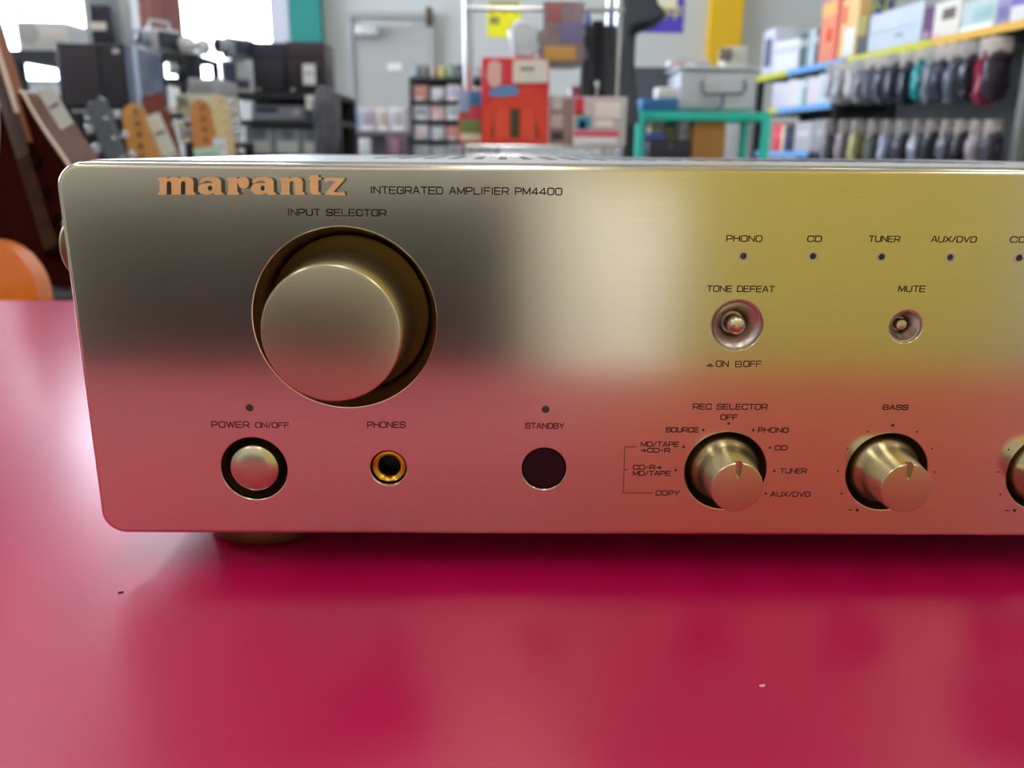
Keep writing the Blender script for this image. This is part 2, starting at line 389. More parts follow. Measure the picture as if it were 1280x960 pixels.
def dial(c, prof, name, notch=None, m=M_knob):
    b = MB(); b.lathe(prof, Ml(c), 96, True, True); o = b.build(name, m, amp, 28)
    if notch:
        r, h = notch
        q = MB(); w_ = .0011
        q.prism([(c[0]-w_*.9, c[1]+r+.002), (c[0]+w_*.9+.0002, c[1]+r+.002), (c[0]+w_, c[1]+r-.002), (c[0]+.0005, c[1]+r-.0052), (c[0]-.0001, c[1]+r-.0056), (c[0]-.0006, c[1]+r-.0052), (c[0]-w_, c[1]+r-.002)], -h-.002, -h+.0022)
        cut = q.build('cutter', M_well, None, 0); cut.parent = amp
        md = o.modifiers.new('n', 'BOOLEAN'); md.operation = 'DIFFERENCE'; md.object = cut; md.solver = 'EXACT'
        bpy.context.view_layer.update()
        dg = bpy.context.evaluated_depsgraph_get(); me = bpy.data.meshes.new_from_object(o.evaluated_get(dg)); 
        o.modifiers.clear(); o.data = me; bpy.data.objects.remove(cut)
        for p in me.polygons: p.use_smooth = True
        me.set_sharp_from_angle(angle=math.radians(28))
    return o
for c in (sel, volx):
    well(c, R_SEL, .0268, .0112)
    d = dial(c, [(.0263, -.0108), (.0263, -.0088), (.0256, -.0076), (.0244, -.0058), (.0233, -.0034), (.0225, -.0005), (.0218, .004), (.0213, .010), (.0209, .0221), (.0208, .0225), (.0205, .0228)]+[(.0205*math.cos(k*math.pi/16)+.0001, .0228+.0008*(1-math.cos(k*math.pi/16)**2)) for k in range(1, 8)], 'selector_knob' if c is sel else 'volume_knob')
for c in (rec, bas, treb):
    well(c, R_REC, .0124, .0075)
    dial(c, [(.0121, -.0071), (.0121, -.0030), (.0118, -.0014), (.0112, .0000), (.0104, .0012), (.0098, .0028), (.0094, .0052), (.0090, .0085), (.0087, .0115), (.0085, .0144), (.0083, .01465)]+[(.0083*math.cos(k*math.pi/12)+.0001, .01465+.0003*(1-math.cos(k*math.pi/12)**2)) for k in range(1, 6)],
         'selector_dial' if c is rec else 'tone_dial', (.0085, .0149))
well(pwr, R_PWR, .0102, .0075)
bp_ = dial(pwr, [(.0084, -.0070), (.0084, -.0012), (.0081, -.0004), (.0072, .0003), (.0055, .0008), (.0035, .0011), (.0012, .0012)], 'power_button')
# headphone socket
b = MB(); b.lathe([(.0062, -.0012), (.0062, -.003), (.0058, -.0031)], Ml(jack), 48, False, False); s1 = b.build('headphone_socket', M_black, amp)
b = MB(); b.lathe([(.0058, -.0035), (.0058, -.0016), (.0055, -.0012), (.0050, -.0010), (.0043, -.0014), (.0037, -.0022), (.0035, -.0028)], Ml(jack), 48, False, False); b.build('socket_ring', M_gold, s1)
b = MB(); b.lathe([(.0062, -.0036), (.00355, -.0029), (.0034, -.0105), (.0001, -.0106)], Ml(jack), 48, False, False); b.build('socket_bore', M_black, s1)
b = MB(); b.lathe([(.0075, -.0016), (.0073, -.0005), (.0071, -.0003), (.001, -.0003)], Ml(sens), 64, True, True); b.build('remote_sensor', mat('sensor_window', (10, 4, 8), .12), amp)
# tone defeat and mute buttons in their dished rings
for c, r, nm in ((tone, R_TONE, 'tone_button'), (mute, R_MUTE, 'mute_button')):
    k = r/.0083
    b = MB(); b.lathe([(r+.0001, -.0012), (r-.0004, -.0013), (r-.0008, -.0006), (.0066*k, -.0013), (.0052*k, -.0026), (.0042*k, -.0042), (.0036*k, -.006), (.0005, -.006)], Ml(c), 64, False, True)
    ds = b.build('button_dish', M_silver, amp, 50)
    if c is tone: b = MB(); b.lathe([(.0031, -.0058), (.0031, -.0010), (.0028, .0002), (.0020, .0009), (.0008, .0012)], Ml(c), 32)
    else: b = MB(); b.lathe([(.0019, -.0058), (.0019, -.0036), (.0016, -.0030), (.0005, -.0028)], Ml(c), 32)
    b.build(nm, M_knob, amp, 50)
M_led = mat('led_lens', (70, 55, 58), .25)
for i, c in enumerate([led_p, led_s]+leds):
    b = MB(); b.lathe([(.00122, -.0015), (.00122, -.0004), (.0009, -.0002), (.0002, -.00015)], Ml(c), 24); ld = b.build('indicator_light', M_led, amp)
    if i > 1:
        b = MB(); b.lathe([(.0012, .0000), (.00152, .00002), (.0015, .00022), (.00105, .0002), (.0010, -.0002)], Ml(c), 32, False, False); b.build('indicator_ring', M_case, ld, 60)
# ---- stroke lettering
r8 = 'r'
GL = {  # polylines on a 1 x 1 cell: points with optional 'r' = rounded corner; first entry is the width
 'A': (1, [[(0, 0), (.42, 1), (.58, 1), (1, 0)], [(.17, .33), (.83, .33)]]),
 'B': (1, [[(0, 0), (0, 1), (.95, 1, r8), (.95, .53, r8), (0, .53)], [(.6, .53), (1, .53, r8), (1, 0, r8), (0, 0)]]),
 'C': (1, [[(1, .7), (1, 1, r8), (0, 1, r8), (0, 0, r8), (1, 0, r8), (1, .3)]]),
 'D': (1, [[(0, 0), (0, 1), (1, 1, r8), (1, 0, r8), (0, 0)]]),
 'E': (.95, [[(1, 1), (0, 1), (0, 0), (1, 0)], [(0, .52), (.92, .52)]]),
 'F': (.92, [[(1, 1), (0, 1), (0, 0)], [(0, .5), (.9, .5)]]),
 'G': (1, [[(1, .72), (1, 1, r8), (0, 1, r8), (0, 0, r8), (1, 0, r8), (1, .48), (.55, .48)]]),
 'H': (1, [[(0, 0), (0, 1)], [(1, 0), (1, 1)], [(0, .52), (1, .52)]]),
 'I': (.18, [[(.5, 0), (.5, 1)]]),
 'L': (.9, [[(0, 1), (0, 0), (1, 0)]]),
 'M': (1.12, [[(0, 0), (0, 1), (.5, .1), (1, 1), (1, 0)]]),
 'N': (1, [[(0, 0), (0, 1), (1, 0), (1, 1)]]),
 'O': (1.05, [[(.5, 1), (1, 1, r8), (1, 0, r8), (0, 0, r8), (0, 1, r8), (.5, 1)]]),
 'P': (.95, [[(0, 0), (0, 1), (1, 1, r8), (1, .42, r8), (0, .42)]]),
 'R': (1, [[(0, 0), (0, 1), (1, 1, r8), (1, .42, r8), (0, .42)], [(.55, .42), (1, 0)]]),
 'S': (1, [[(1, .75), (1, 1, r8), (0, 1, r8), (0, .52, r8), (1, .52, r8), (1, 0, r8), (0, 0, r8), (0, .25)]]),
 'T': (.95, [[(0, 1), (1, 1)], [(.5, 1), (.5, 0)]]),
 'U': (1, [[(0, 1), (0, 0, r8), (1, 0, r8), (1, 1)]]),
 'V': (1, [[(0, 1), (.5, 0), (1, 1)]]),
 'W': (1.3, [[(0, 1), (.25, 0), (.5, .95), (.75, 0), (1, 1)]]),
 'X': (1, [[(0, 0), (1, 1)], [(0, 1), (1, 0)]]),
 'Y': (1, [[(0, 1), (.5, .45), (1, 1)], [(.5, .45), (.5, 0)]]),
 '4': (1, [[(1, .25), (0, .25), (.75, 1), (.75, 0)]]),
 '0': (1, [[(.5, 1), (1, 1, r8), (1, 0, r8), (0, 0, r8), (0, 1, r8), (.5, 1)]]),
 '/': (.55, [[(0, 0), (1, 1)]]),
 '-': (.5, [[(.1, .5), (.9, .5)]]),
 '>': (.9, [[(0, .45), (1, .45)], [(.55, .75), (1, .45), (.55, .15)]]),
 ' ': (.55, []),
}
def strokes(s, gap=.30):
    x = 0; out = []
    for ch in s:
        wd, pl = GL[ch]
        for p in pl:
            out.append([((x+q[0]*wd), q[1], len(q) > 2) for q in p])
        x += wd+gap
    return out, x-gap
def roundpl(pts, rx, rz):
    o = []
    for i, (x, z, r) in enumerate(pts):
        if not r or i == 0 or i == len(pts)-1: o.append((x, z)); continue
        a, b = pts[i-1], pts[i+1]
        def tow(q):
            dx, dz = q[0]-x, q[1]-z; Lx = abs(dx) or 1e-9; Lz = abs(dz) or 1e-9
            k = min(.5, (rx/Lx if abs(dx) > abs(dz)*.3 and abs(dx) > 1e-6 else 9), (rz/Lz if abs(dz) > 1e-6 and abs(dz) > abs(dx)*.3 else 9))
            return (x+dx*k, z+dz*k)
        p0, p1 = tow(a), tow(b)
        for k in range(6):
            t_ = k/5; o.append(((1-t_)**2*p0[0]+2*t_*(1-t_)*x+t_*t_*p1[0], (1-t_)**2*p0[1]+2*t_*(1-t_)*z+t_*t_*p1[1]))
    return o
def ribbon(b, pts, wd, y=-.00001, th=.00005):
    for (x0, z0), (x1, z1) in zip(pts, pts[1:]):
        dx, dz = x1-x0, z1-z0; L = math.hypot(dx, dz)
        if L < 1e-9: continue
        ex, ez = dx/L*wd/2, dz/L*wd/2; nx, nz_ = -ez, ex
        vs = [(x0-ex*.6+nx, z0-ez*.6+nz_), (x0-ex*.6-nx, z0-ez*.6-nz_), (x1+ex*.6-nx, z1+ez*.6-nz_), (x1+ex*.6+nx, z1+ez*.6+nz_)]
        f_ = [b.b.verts.new((x, y-th, z)) for x, z in vs]; k = [b.b.verts.new((x, y+.00001, z)) for x, z in vs]
        b.b.faces.new(f_)
        for i in range(4): b.b.faces.new((f_[i], k[i], k[(i+1) % 4], f_[(i+1) % 4]))
def text(s, u0, v0, u1, v1, wd=.00034):
    b = MB(); st, tot = strokes(s)
    x0, z1 = at(u0, (v0+v1)/2)[0], at((u0+u1)/2, v0)[1]; x1, z0 = at(u1, (v0+v1)/2)[0], at((u0+u1)/2, v1)[1]
    x0 += wd/2; x1 -= wd/2; z0 += wd/2; z1 -= wd/2
    sx = (x1-x0)/tot; sz = z1-z0
    for pl in st:
        q = roundpl(pl, .34, .34*sx/sz if sz else .3)
        ribbon(b, [(x0+x*sx, z0+z*sz) for x, z in q], wd)
    return b
def lettering(items, extra=None):
    b = MB()
    for it in items:
        tb = text(*it); me = bpy.data.meshes.new('tmp'); tb.b.to_mesh(me); tb.b.free(); b.b.from_mesh(me); bpy.data.meshes.remove(me)
    if extra: extra(b)
    return b.build('lettering', M_print, panel, 0)
def dot(b, u, v, r=.00042):
    x, z = at(u, v); b.prism(circ(x, z, r, 20), -.00006, 0)
def line(b, pts, wd=.00022): ribbon(b, [at(*p) for p in pts], wd)
lettering([('INTEGRATED AMPLIFIER PM4400', 463, 233.6, 703, 243.4, .00038)])
lettering([('INPUT SELECTOR', 359.5, 261, 483, 270.3, .00038)])
lettering([('POWER', 264, 526.5, 312, 534.8), ('ON/OFF', 319, 527.8, 361.5, 535, .0003)])
lettering([('PHONES', 459, 527, 507, 535)])
lettering([('STANDBY', 656.5, 528.5, 705.5, 536)])
lettering([('REC SELECTOR', 866, 504.6, 959.5, 512.2), ('OFF', 900.5, 518, 922, 525), ('SOURCE', 832, 534, 873.5, 540.6), ('PHONO', 947.5, 534.3, 986, 541),
           ('MD/TAPE', 801, 552, 849, 558.6), ('>CD-R', 801, 559.8, 838, 566), ('CD', 968, 556.6, 984.5, 563), ('CD-R>', 791, 581, 827, 587.2), ('MD/TAPE', 791, 588.4, 838.5, 594.8),
           ('TUNER', 975, 585.3, 1008.5, 592), ('COPY', 819.5, 613, 849.5, 619.6), ('AUX/DVD', 963, 614.4, 1013, 621)],
          lambda b: ([dot(b, *p) for p in ((879, 537.5), (911, 529.6), (941.5, 537.7), (854.5, 558.5), (962.5, 559.6), (844.5, 587.6), (968, 588.7), (957, 617))],
                     line(b, [(795, 558.6), (781, 558.6), (779, 616), (815, 616.3)]), line(b, [(780, 587), (784.5, 587)])))
lettering([('BASS', 1103.5, 505.8, 1135.5, 512.6, .00036)],
          lambda b: (dot(b, 1116, 531.6, .00055), dot(b, 1071.5, 637.5, .00055), line(b, [(1059.5, 637.4), (1065, 637.4)], .0003),
                     [dot(b, *p, .0003) for p in ((1084.5, 539.6), (1146, 539.6), (1059.5, 560.5), (1165, 561), (1047.5, 589), (1168.5, 590), (1052, 617))]))
lettering([], lambda b: (dot(b, 1268, 638, .00055), line(b, [(1256.5, 638), (1262, 638)], .0003), [dot(b, *p, .0003) for p in ((1247.5, 590), (1250.5, 618), (1261, 562))]))
lettering([('PHONO', 908, 294, 953, 302.4)]); lettering([('CD', 1009, 294.4, 1027.5, 302.6)]); lettering([('TUNER', 1086, 294.6, 1125.5, 302.8)]); lettering([('AUX/DVD', 1164, 295, 1221, 303.2)])
lettering([('CD-R', 1262.5, 295.5, 1301, 303.6)])
lettering([('TONE DEFEAT', 883.5, 357, 968.5, 365.2)]); lettering([('MUTE', 1123, 356.8, 1157, 365.2)])
lettering([('ON', 894.5, 450.6, 911, 458.8), ('OFF', 929, 450.8, 952, 459)],
          lambda b: (line(b, [(883.5, 457.5), (891.5, 457.5)], .0004), line(b, [(885.5, 455.6), (889.5, 455.6)], .0004),
                     line(b, [(919.5, 458.5), (926.5, 458.5), (926.5, 452), (919.5, 452), (919.5, 458.5)], .0003), line(b, [(919.5, 455.3), (926.5, 455.3)], .0003)))
# ---- raised name
def arc(cx, cy, rx, ry, a0, a1, n=7): return [(cx+rx*math.cos(math.radians(a0+(a1-a0)*i/n)), cy-ry*math.sin(math.radians(a0+(a1-a0)*i/n))) for i in range(n+1)]
A_ = lambda dx: ([(303+dx, 93), (311+dx, 72), (330+dx, 62), (360+dx, 57), (395+dx, 57), (425+dx, 63), (440+dx, 80), (442+dx, 148), (448+dx, 158), (458+dx, 163), (457+dx, 170), (402+dx, 170), (394+dx, 159), (378+dx, 167), (350+dx, 171), (320+dx, 166), (300+dx, 150), (294+dx, 132), (302+dx, 112), (322+dx, 100), (350+dx, 96), (386+dx, 97), (386+dx, 88), (374+dx, 82), (350+dx, 82), (330+dx, 88), (322+dx, 94)], [arc(371+dx, 128, 15, 17, 0, 330, 11)])
LOGO = [
 ([(38, 170), (38, 158), (48, 152), (48, 80), (36, 72), (38, 62), (92, 58), (96, 68), (118, 58), (150, 57), (172, 66), (196, 57), (232, 57), (256, 66), (264, 84), (264, 150), (276, 160), (278, 170), (214, 170)] + arc(199, 98, 15, 16, 0, 180) + [(184, 170), (124, 170)] + arc(108, 98, 15, 16, 0, 180) + [(93, 170)], []),
 A_(0),
 ([(480, 170), (480, 160), (488, 153), (488, 80), (475, 72), (478, 62), (540, 58), (546, 70), (566, 59), (596, 57), (614, 68), (621, 92), (618, 112), (606, 126), (586, 132), (562, 124), (552, 106), (550, 92), (545, 96), (545, 150), (556, 160), (556, 170)], []),
 A_(337),
 ([(822, 170), (822, 158), (828, 150), (828, 80), (812, 72), (814, 62), (872, 58), (876, 68), (898, 58), (930, 57), (954, 66), (964, 86), (964, 150), (977, 160), (980, 170), (914, 170)] + arc(896, 98, 17, 16, 0, 180) + [(879, 150), (884, 170)], []),
 ([(995, 74), (997, 62), (1008, 58), (1012, 46), (1064, 43), (1064, 58), (1082, 60), (1082, 74), (1064, 76), (1064, 146), (1070, 156), (1082, 162), (1080, 170), (1030, 170), (1016, 160), (1010, 146), (1010, 78)], []),
 ([(1105, 62), (1232, 62), (1228, 78), (1162, 150), (1190, 156), (1230, 149), (1237, 175), (1112, 170), (1112, 156), (1176, 84), (1150, 80), (1112, 88), (1102, 76)], []),
]
M_logo = metal('logo_gold', (250, 205, 150), .5, 0, 0, .6); M_ldark = mat('logo_side', (40, 28, 42), .4)
LH = .0022
def lp(pts, dy):
    o = []
    for x, y in pts:
        p = W(190+x/5.12, 210+y/5.12+.3, AD-LH); o.append((p.x-AO.x, p.z-AO.z))
    return o
for poly, hl in LOGO:
    P_ = lp(poly, 0); H_ = [lp(h, 0) for h in hl]
    b = MB(); b.prism(P_, -LH+.0002, -.00001, H_); o = b.build('raised_letter', M_ldark, panel, 0)
    b = MB(); b.prism(P_, -LH, -LH+.0002, H_); b.build('gold_face', M_logo, o, 0)
#BACKGROUND
# ------------------------------------------------------------------ shop behind the table
def furn(name, label, cat, u0, u1, y0, y1, tops, mboard, mpost, th=.02, post=.03, back=None):
    """open shelving: boards with their upper faces at the heights in tops, four posts down to the floor"""
    x0, x1 = px(u0, y0), px(u1, y0); r = thing(name, label, cat, ((x0+x1)/2, (y0+y1)/2, 0)); hx_, hy = (x1-x0)/2, (y1-y0)/2
    H = max(tops)
    for sx in (-1, 1):
        for sy in (-1, 1):
            cx, cy = sx*(hx_-post/2), sy*(hy-post/2)
            MB().box(cx-post/2, cy-post/2, 0, cx+post/2, cy+post/2, H-th).build('post', mpost, r, 0)
    for z in tops:
        MB().box(-hx_, -hy, z-th, hx_, hy, z, .002).build('shelf_board', mboard, r, 0)
    if back: MB().box(-hx_, hy-.004, .1, hx_, hy+.004, H-th).build('back_panel', back, r, 0)
    return r
def item(name, label, cat, u0, v0, u1, y, depth, z0, c, decor=(), rough=.45, bev=.004, group=None, z1=None, **k):
    um = (u0+u1)/2
    x0, x1 = W(u0, (v0+190)/2, y).x, W(u1, (v0+190)/2, y).x
    z1 = z1 if z1 is not None else W(um, v0, y).z
    h = z1-z0; hw = (x1-x0)/2
    m = c if not isinstance(c, tuple) else colmat(c, rough, **k)
    o = MB().box(-hw, 0, 0, hw, depth, h, min(bev, hw*.4, h*.3, depth*.4)).build(name, m, None, 35, ((x0+x1)/2, y, z0+.0005))
    tag(o, label, cat, group)
    for d in decor:
        nm, fx0, fz0, fx1, fz1, dc = d[:6]; tk = d[6] if len(d) > 6 else .002
        dm = colmat(dc, .5) if isinstance(dc, tuple) else dc
        MB().box(-hw+2*hw*fx0, -tk, h*fz0, -hw+2*hw*fx1, -.0003, h*fz1, min(.002, tk*.3)).build(nm, dm, o)
    return o
blk = mat('black_steel', (34, 35, 42), .45); dgr = mat('dark_grey_steel', (60, 64, 74), .5); chrome = mat('chrome_wire', (215, 218, 222), .18, 1., noise=.02)
pap = (236, 236, 232)
def clr(c, a=.35): return mat('clear_plastic_%d_%d_%d_%d' % (*c, int(a*100)), c, .12, alpha=a, noise=.02)
# --- far left: steel shelf with radios, black speaker on a low table
Y = 3.0
z1_ = pz(63, Y, 60); furn('steel_shelf', 'dark grey steel shelf carrying the white radios below the left window', 'shelf', 12, 79, Y, Y+.4, [z1_, .62, .25], dgr, blk, .035)
o = item('radio', 'white portable radio with round speaker grille on the dark grey steel shelf', 'radio', 30, 27, 92, Y+.02, .2, z1_, (222, 228, 228), [('display', .08, .8, .22, .9, (90, 90, 100)), ('price_label', .58, .35, .93, .75, (235, 225, 225))])
MB().lathe([(.035, 0), (.035, .004), (.003, .006)], Matrix.Translation((-.045, 0, .055)), 32).build('speaker_grille', colmat((190, 196, 200), .7), o)
MB().tube([(-.06, .06, .1), (-.055, .06, .125), (.06, .06, .125), (.065, .06, .1)], .005).build('carrying_handle', colmat((180, 120, 130), .5), o)
YT = 2.8
zt = pz(137, YT, 120)
furn('low_table', 'black low table with a silver front edge under the big black loudspeaker', 'table', 76, 182, YT, YT+.45, [zt, .5], blk, blk, .015)
o = item('loudspeaker', 'large glossy black loudspeaker standing on the low table, with a reflective right side', 'speaker', 77, 54, 160, YT+.03, .34, zt+.001, (34, 33, 46), [('speaker_cloth', .05, .06, .62, .95, (52, 46, 56), .006), ('badge', .85, .85, .95, .92, (200, 200, 205))], rough=.2)
item('aquarium_box', 'glossy grey blue box with pale edge, right of the large black loudspeaker', 'box', 161, 58, 178, YT+.03, .2, zt+.001, (110, 122, 150), [('pale_edge', .62, .0, .98, 1, (185, 205, 240))], rough=.15)
MB_ = MB().box(-.01, 0, -.008, .235, .004, 0); tag(MB_.build('edge_trim', alu, None, 0, (px(84, YT-.006), YT-.006, zt-.001)), 'thin silver strip along the front of the black low table', 'trim')
item('subwoofer', 'black box speaker under the low table top, behind the grey headstock', 'speaker', 84, 145, 160, YT+.06, .3, .5, (24, 24, 34), [('speaker_cloth', .1, .1, .9, .9, (30, 30, 42), .006)], rough=.3, z1=zt-.03)
zb = W(120, 54, YT+.03).z+.002
# acrylic display frame holding a dark handset on top of the loudspeaker
o = item('plastic_display', 'pale grey upright plastic display frame on top of the large black loudspeaker', 'frame', 112, -22, 164, YT+.12, .05, zb, (190, 196, 204), [('inner_panel', .15, .05, .85, .95, (150, 160, 175))], rough=.3)
o = item('cordless_phone', 'dark handset with a white price label standing before the pale display frame', 'phone', 121, 6, 144, YT+.06, .03, zb, (42, 40, 62), [('price_label', .0, .34, .85, .55, (240, 232, 226)), ('earpiece', .3, .88, .7, .92, (90, 90, 110))], rough=.3)
# --- bracket shelf with camcorders
YS = 3.3; zs = pz(66, YS, 200)
furn('camera_stand', 'black stand with a small top board carrying camcorders in front of the window', 'stand', 185, 240, YS, YS+.3, [zs, pz(97, YS, 200), .5], blk, blk, .018, .025)
def camcorder(label, u, v, y, z0, body, rot, sc=1.0):
    p = W(u, v, y); r = thing('camcorder', label, 'camcorder', (p.x, y+.04, z0), rot)
    s = sc
    MB().box(-.03*s, -.05*s, .0005, .03*s, .07*s, .075*s, .012*s).build('body', body, r)
    Ml_ = Matrix.Translation((0, -.05*s, .042*s))
    MB().lathe([(.026*s, -.002), (.028*s, .01*s), (.028*s, .035*s), (.024*s, .037*s), (.02*s, .03*s)], Ml_, 32).build('lens_barrel', colmat((165, 170, 182), .3), r)
    MB().lathe([(.0215*s, .032*s), (.012*s, .0335*s), (.001, .034*s)], Ml_, 32).build('lens', mat('lens_glass', (14, 16, 40), .08), r)
    MB().box(.031*s, -.03*s, .015*s, .04*s, .06*s, .065*s, .004*s).build('side_screen', colmat((60, 62, 80), .3), r)
    MB().tube([(-.01*s, -.03*s, .074*s), (-.01*s, -.02*s, .1*s), (-.01*s, .05*s, .1*s), (-.01*s, .06*s, .074*s)], .006*s).build('handle', body, r)
camcorder('silver camcorder pointing left on the black stand, under the brown box', 194, 50, YS, zs, colmat((190, 190, 198), .35), -.5, 1.15)
camcorder('small black camcorder at the right end of the black stand', 228, 80, YS-.0, pz(97, YS, 200), colmat((30, 32, 40), .3), -.9, .75)
o = item('carton', 'reddish brown carton at the top of the left window behind the silver camcorder', 'box', 180, -20, 209, YS+.2, .22, zs+.0, (150, 96, 88), [('tape', .42, 0, .5, 1, (165, 120, 112))], rough=.7)
b = MB(); b.ball((0, 0, .034), .034, 1, 1, 1); b.ball((.055, .01, .03), .03, 1, 1, 1); b.box(-.02, -.02, 0, .07, .03, .01, .004)
tag(b.build('webcam', colmat((220, 222, 226), .4), loc=(px(232, YS+.04), YS+.06, zs)), 'pair of round white webcams beside the silver camcorder', 'webcam')
# --- stacked devices between the guitars
YD = 3.02; zd = pz(177, YD, 250)
furn('bench', 'low dark bench under the stack of cream coloured devices', 'bench', 224, 277, YD, YD+.3, [zd], blk, blk)
item('printer', 'white office device, lowest of the stack behind the maple headstocks', 'printer', 224, 147, 276, YD+.03, .25, zd, (214, 212, 220), [('paper_slot', .1, .62, .9, .78, (40, 36, 44)), ('panel', .15, .2, .6, .45, (170, 150, 170))])
item('cassette_deck', 'cream coloured deck with knobs, middle of the stack behind the maple headstocks', 'deck', 222, 118, 276, YD+.04, .24, pz(147, YD+.03, 250)+.001, (216, 214, 194), [('display', .05, .45, .3, .85, (150, 150, 120)), ('button_row', .4, .2, .9, .32, (90, 84, 70)), ('badge', .45, .6, .75, .85, (235, 232, 215))])
item('disc_player', 'flat light grey player, topmost of the stack behind the maple headstocks', 'player', 238, 98, 276, YD+.05, .22, pz(118, YD+.04, 250)+.002, (176, 176, 184), [('disc_tray', .2, .45, .8, .6, (140, 140, 150)), ('display', .1, .15, .9, .3, (150, 150, 158))])
# --- black shelf unit with two dark speakers, monitor, stereo gear
YU = 3.6; zu = pz(116, YU, 350)
furn('black_rack', 'black wooden rack left of the door, carrying two dark speakers and a small monitor', 'rack', 280, 421, YU, YU+.4, [zu, pz(150, YU, 350), pz(194, YU, 350), .3], blk, blk, .022, .035, mat('rack_back', (44, 44, 54), .6))
o = item('monitor', 'small square monitor with a white frame on the left end of the black rack', 'monitor', 279, 75, 319, YU+.03, .16, zu, (206, 212, 222), [('screen', .1, .12, .88, .9, (78, 84, 108), .003), ('sheet', .5, .4, .92, .98, (196, 200, 206), .006)], rough=.4)
camcorder('grey camcorder on top of the small white framed monitor', 292, 62, YU, W(297, 75, YU+.03).z+.001, colmat((150, 156, 172), .35), -.6, 1.1)
for i, (a, b_, c_, lb) in enumerate(((319, 359, (40, 38, 56), 'dark blue black bookshelf speaker next to the small monitor'), (360, 408, (52, 40, 50), 'dark brown bookshelf speaker with a paper tag at the right end of the black rack'))):
    o = item('bookshelf_speaker', lb, 'speaker', a, 53+i*-1, b_, YU+.04, .2, zu, c_, [('speaker_cloth', .06, .05, .94, .62, tuple(int(x*.8) for x in c_), .008), ('top_panel', .06, .68, .94, .95, tuple(int(x*1.25) for x in c_), .003), ('badge', .1, .04, .2, .1, (190, 190, 195), .01)], rough=.35)
def price_tag(label, u0, v0, u1, v1, y, c=pap, lean=0., wd=.03):
    """a paper tag with thickness hanging between two image points"""
    p, q = W(u0, v0, y), W(u1, v1, y); d = q-p; L = d.length
    o = MB().box(-wd/2, -.0006, -L, wd/2, .0006, 0).build('price_tag', colmat(c, .7), None, 0, p)
    a = math.atan2(d.x, -d.z); o.rotation_euler = (0, -a, 0)
    MB().box(-wd*.35, -.0012, -L*.5, wd*.35, -.0007, -L*.42).build('printed_line', colmat((120, 120, 130), .7), o, 0)
    return tag(o, label, 'tag')
price_tag('white paper tag on the front of the dark brown bookshelf speaker', 386, 80, 387, 106, YU+.022, (230, 236, 240), wd=.05)
price_tag('white paper tag hanging under the top board of the black rack', 388, 119, 389, 137, YU-.003, (236, 238, 240), wd=.04)
z_ = pz(150, YU, 350)
item('receiver', 'silver receiver on the upper inner shelf of the black rack', 'receiver', 315, 131, 382, YU+.05, .28, z_, (150, 158, 176), [('display', .1, .5, .5, .8, (60, 66, 90)), ('volume_dial', .8, .3, .92, .7, (200, 204, 212), .012)], rough=.35)
z_ = pz(194, YU, 350)
for i, (a, b_) in enumerate(((307, 342), (343, 377), (378, 396))):
    item('silver_speaker', 'small silver grey speaker on the lower shelf of the black rack, %s from the left' % ORD[i], 'speaker', a, 159+i, b_, YU+.03, .2, z_, (150, 158, 170), [('white_panel', .1, .05, .85, .5, (206, 210, 210)), ('dome', .3, .6, .7, .9, (110, 118, 132), .008)], rough=.35)
# crumpled plastic bags
def bag(name, label, x, y, z0, w_, h, d, m, seed, inner=None, group=None, cat='bag'):
    rnd = random.Random(seed); b = MB(); g = bmesh.ops.create_uvsphere(b.b, u_segments=20, v_segments=14, radius=1)
    ph = [rnd.random()*6 for _ in range(6)]
    for v in g['verts']:
        c_ = v.co.copy(); k = 1+.10*math.sin(5*c_.x+ph[0])*math.sin(6*c_.z+ph[1])+.08*math.sin(9*c_.z+ph[2]+4*c_.y)+.05*math.sin(13*c_.x+ph[3])
        e = lambda t_: math.copysign(abs(t_)**.6, t_)
        v.co = Vector((e(c_.x)*w_/2*k, e(c_.y)*d/2*k, h/2+e(c_.z)*h/2*(1 if c_.z < 0 else k*.98)))
    zm = min(v.co.z for v in b.b.verts)
    for v in b.b.verts: v.co.z -= zm
    o = b.build(name, m, None, 60, (x, y, z0)); tag(o, label, cat, group)
    if inner:
        q = MB()
        for j in range(3):
            R_ = w_*.24; pts = [(R_*math.cos(a*.55)*(1-.04*j), rnd.uniform(-.15, .15)*d+(j-1)*d*.12, h*.42+h*.27*math.sin(a*.55)) for a in range(13)]
            q.tube(pts, min(w_, h)*.07, 6)
        q.build('cable_coil', inner, o)
    return o
bag('plastic_bag', 'clear plastic bag of dark cables hanging over the right side of the black rack', W(410, 150, YU-.05).x, YU-.08, W(410, 193, YU-.05).z, .1, .26, .1, clr((110, 112, 125), .6), 3, colmat((30, 30, 40), .5))
bag('plastic_bag', 'narrow milky plastic bag between the black rack and the goods bench', W(430, 170, 4.4).x, 4.37, pz(200, 4.3, 455)+.001, .07, .2, .06, clr((225, 228, 235), .6), 5)
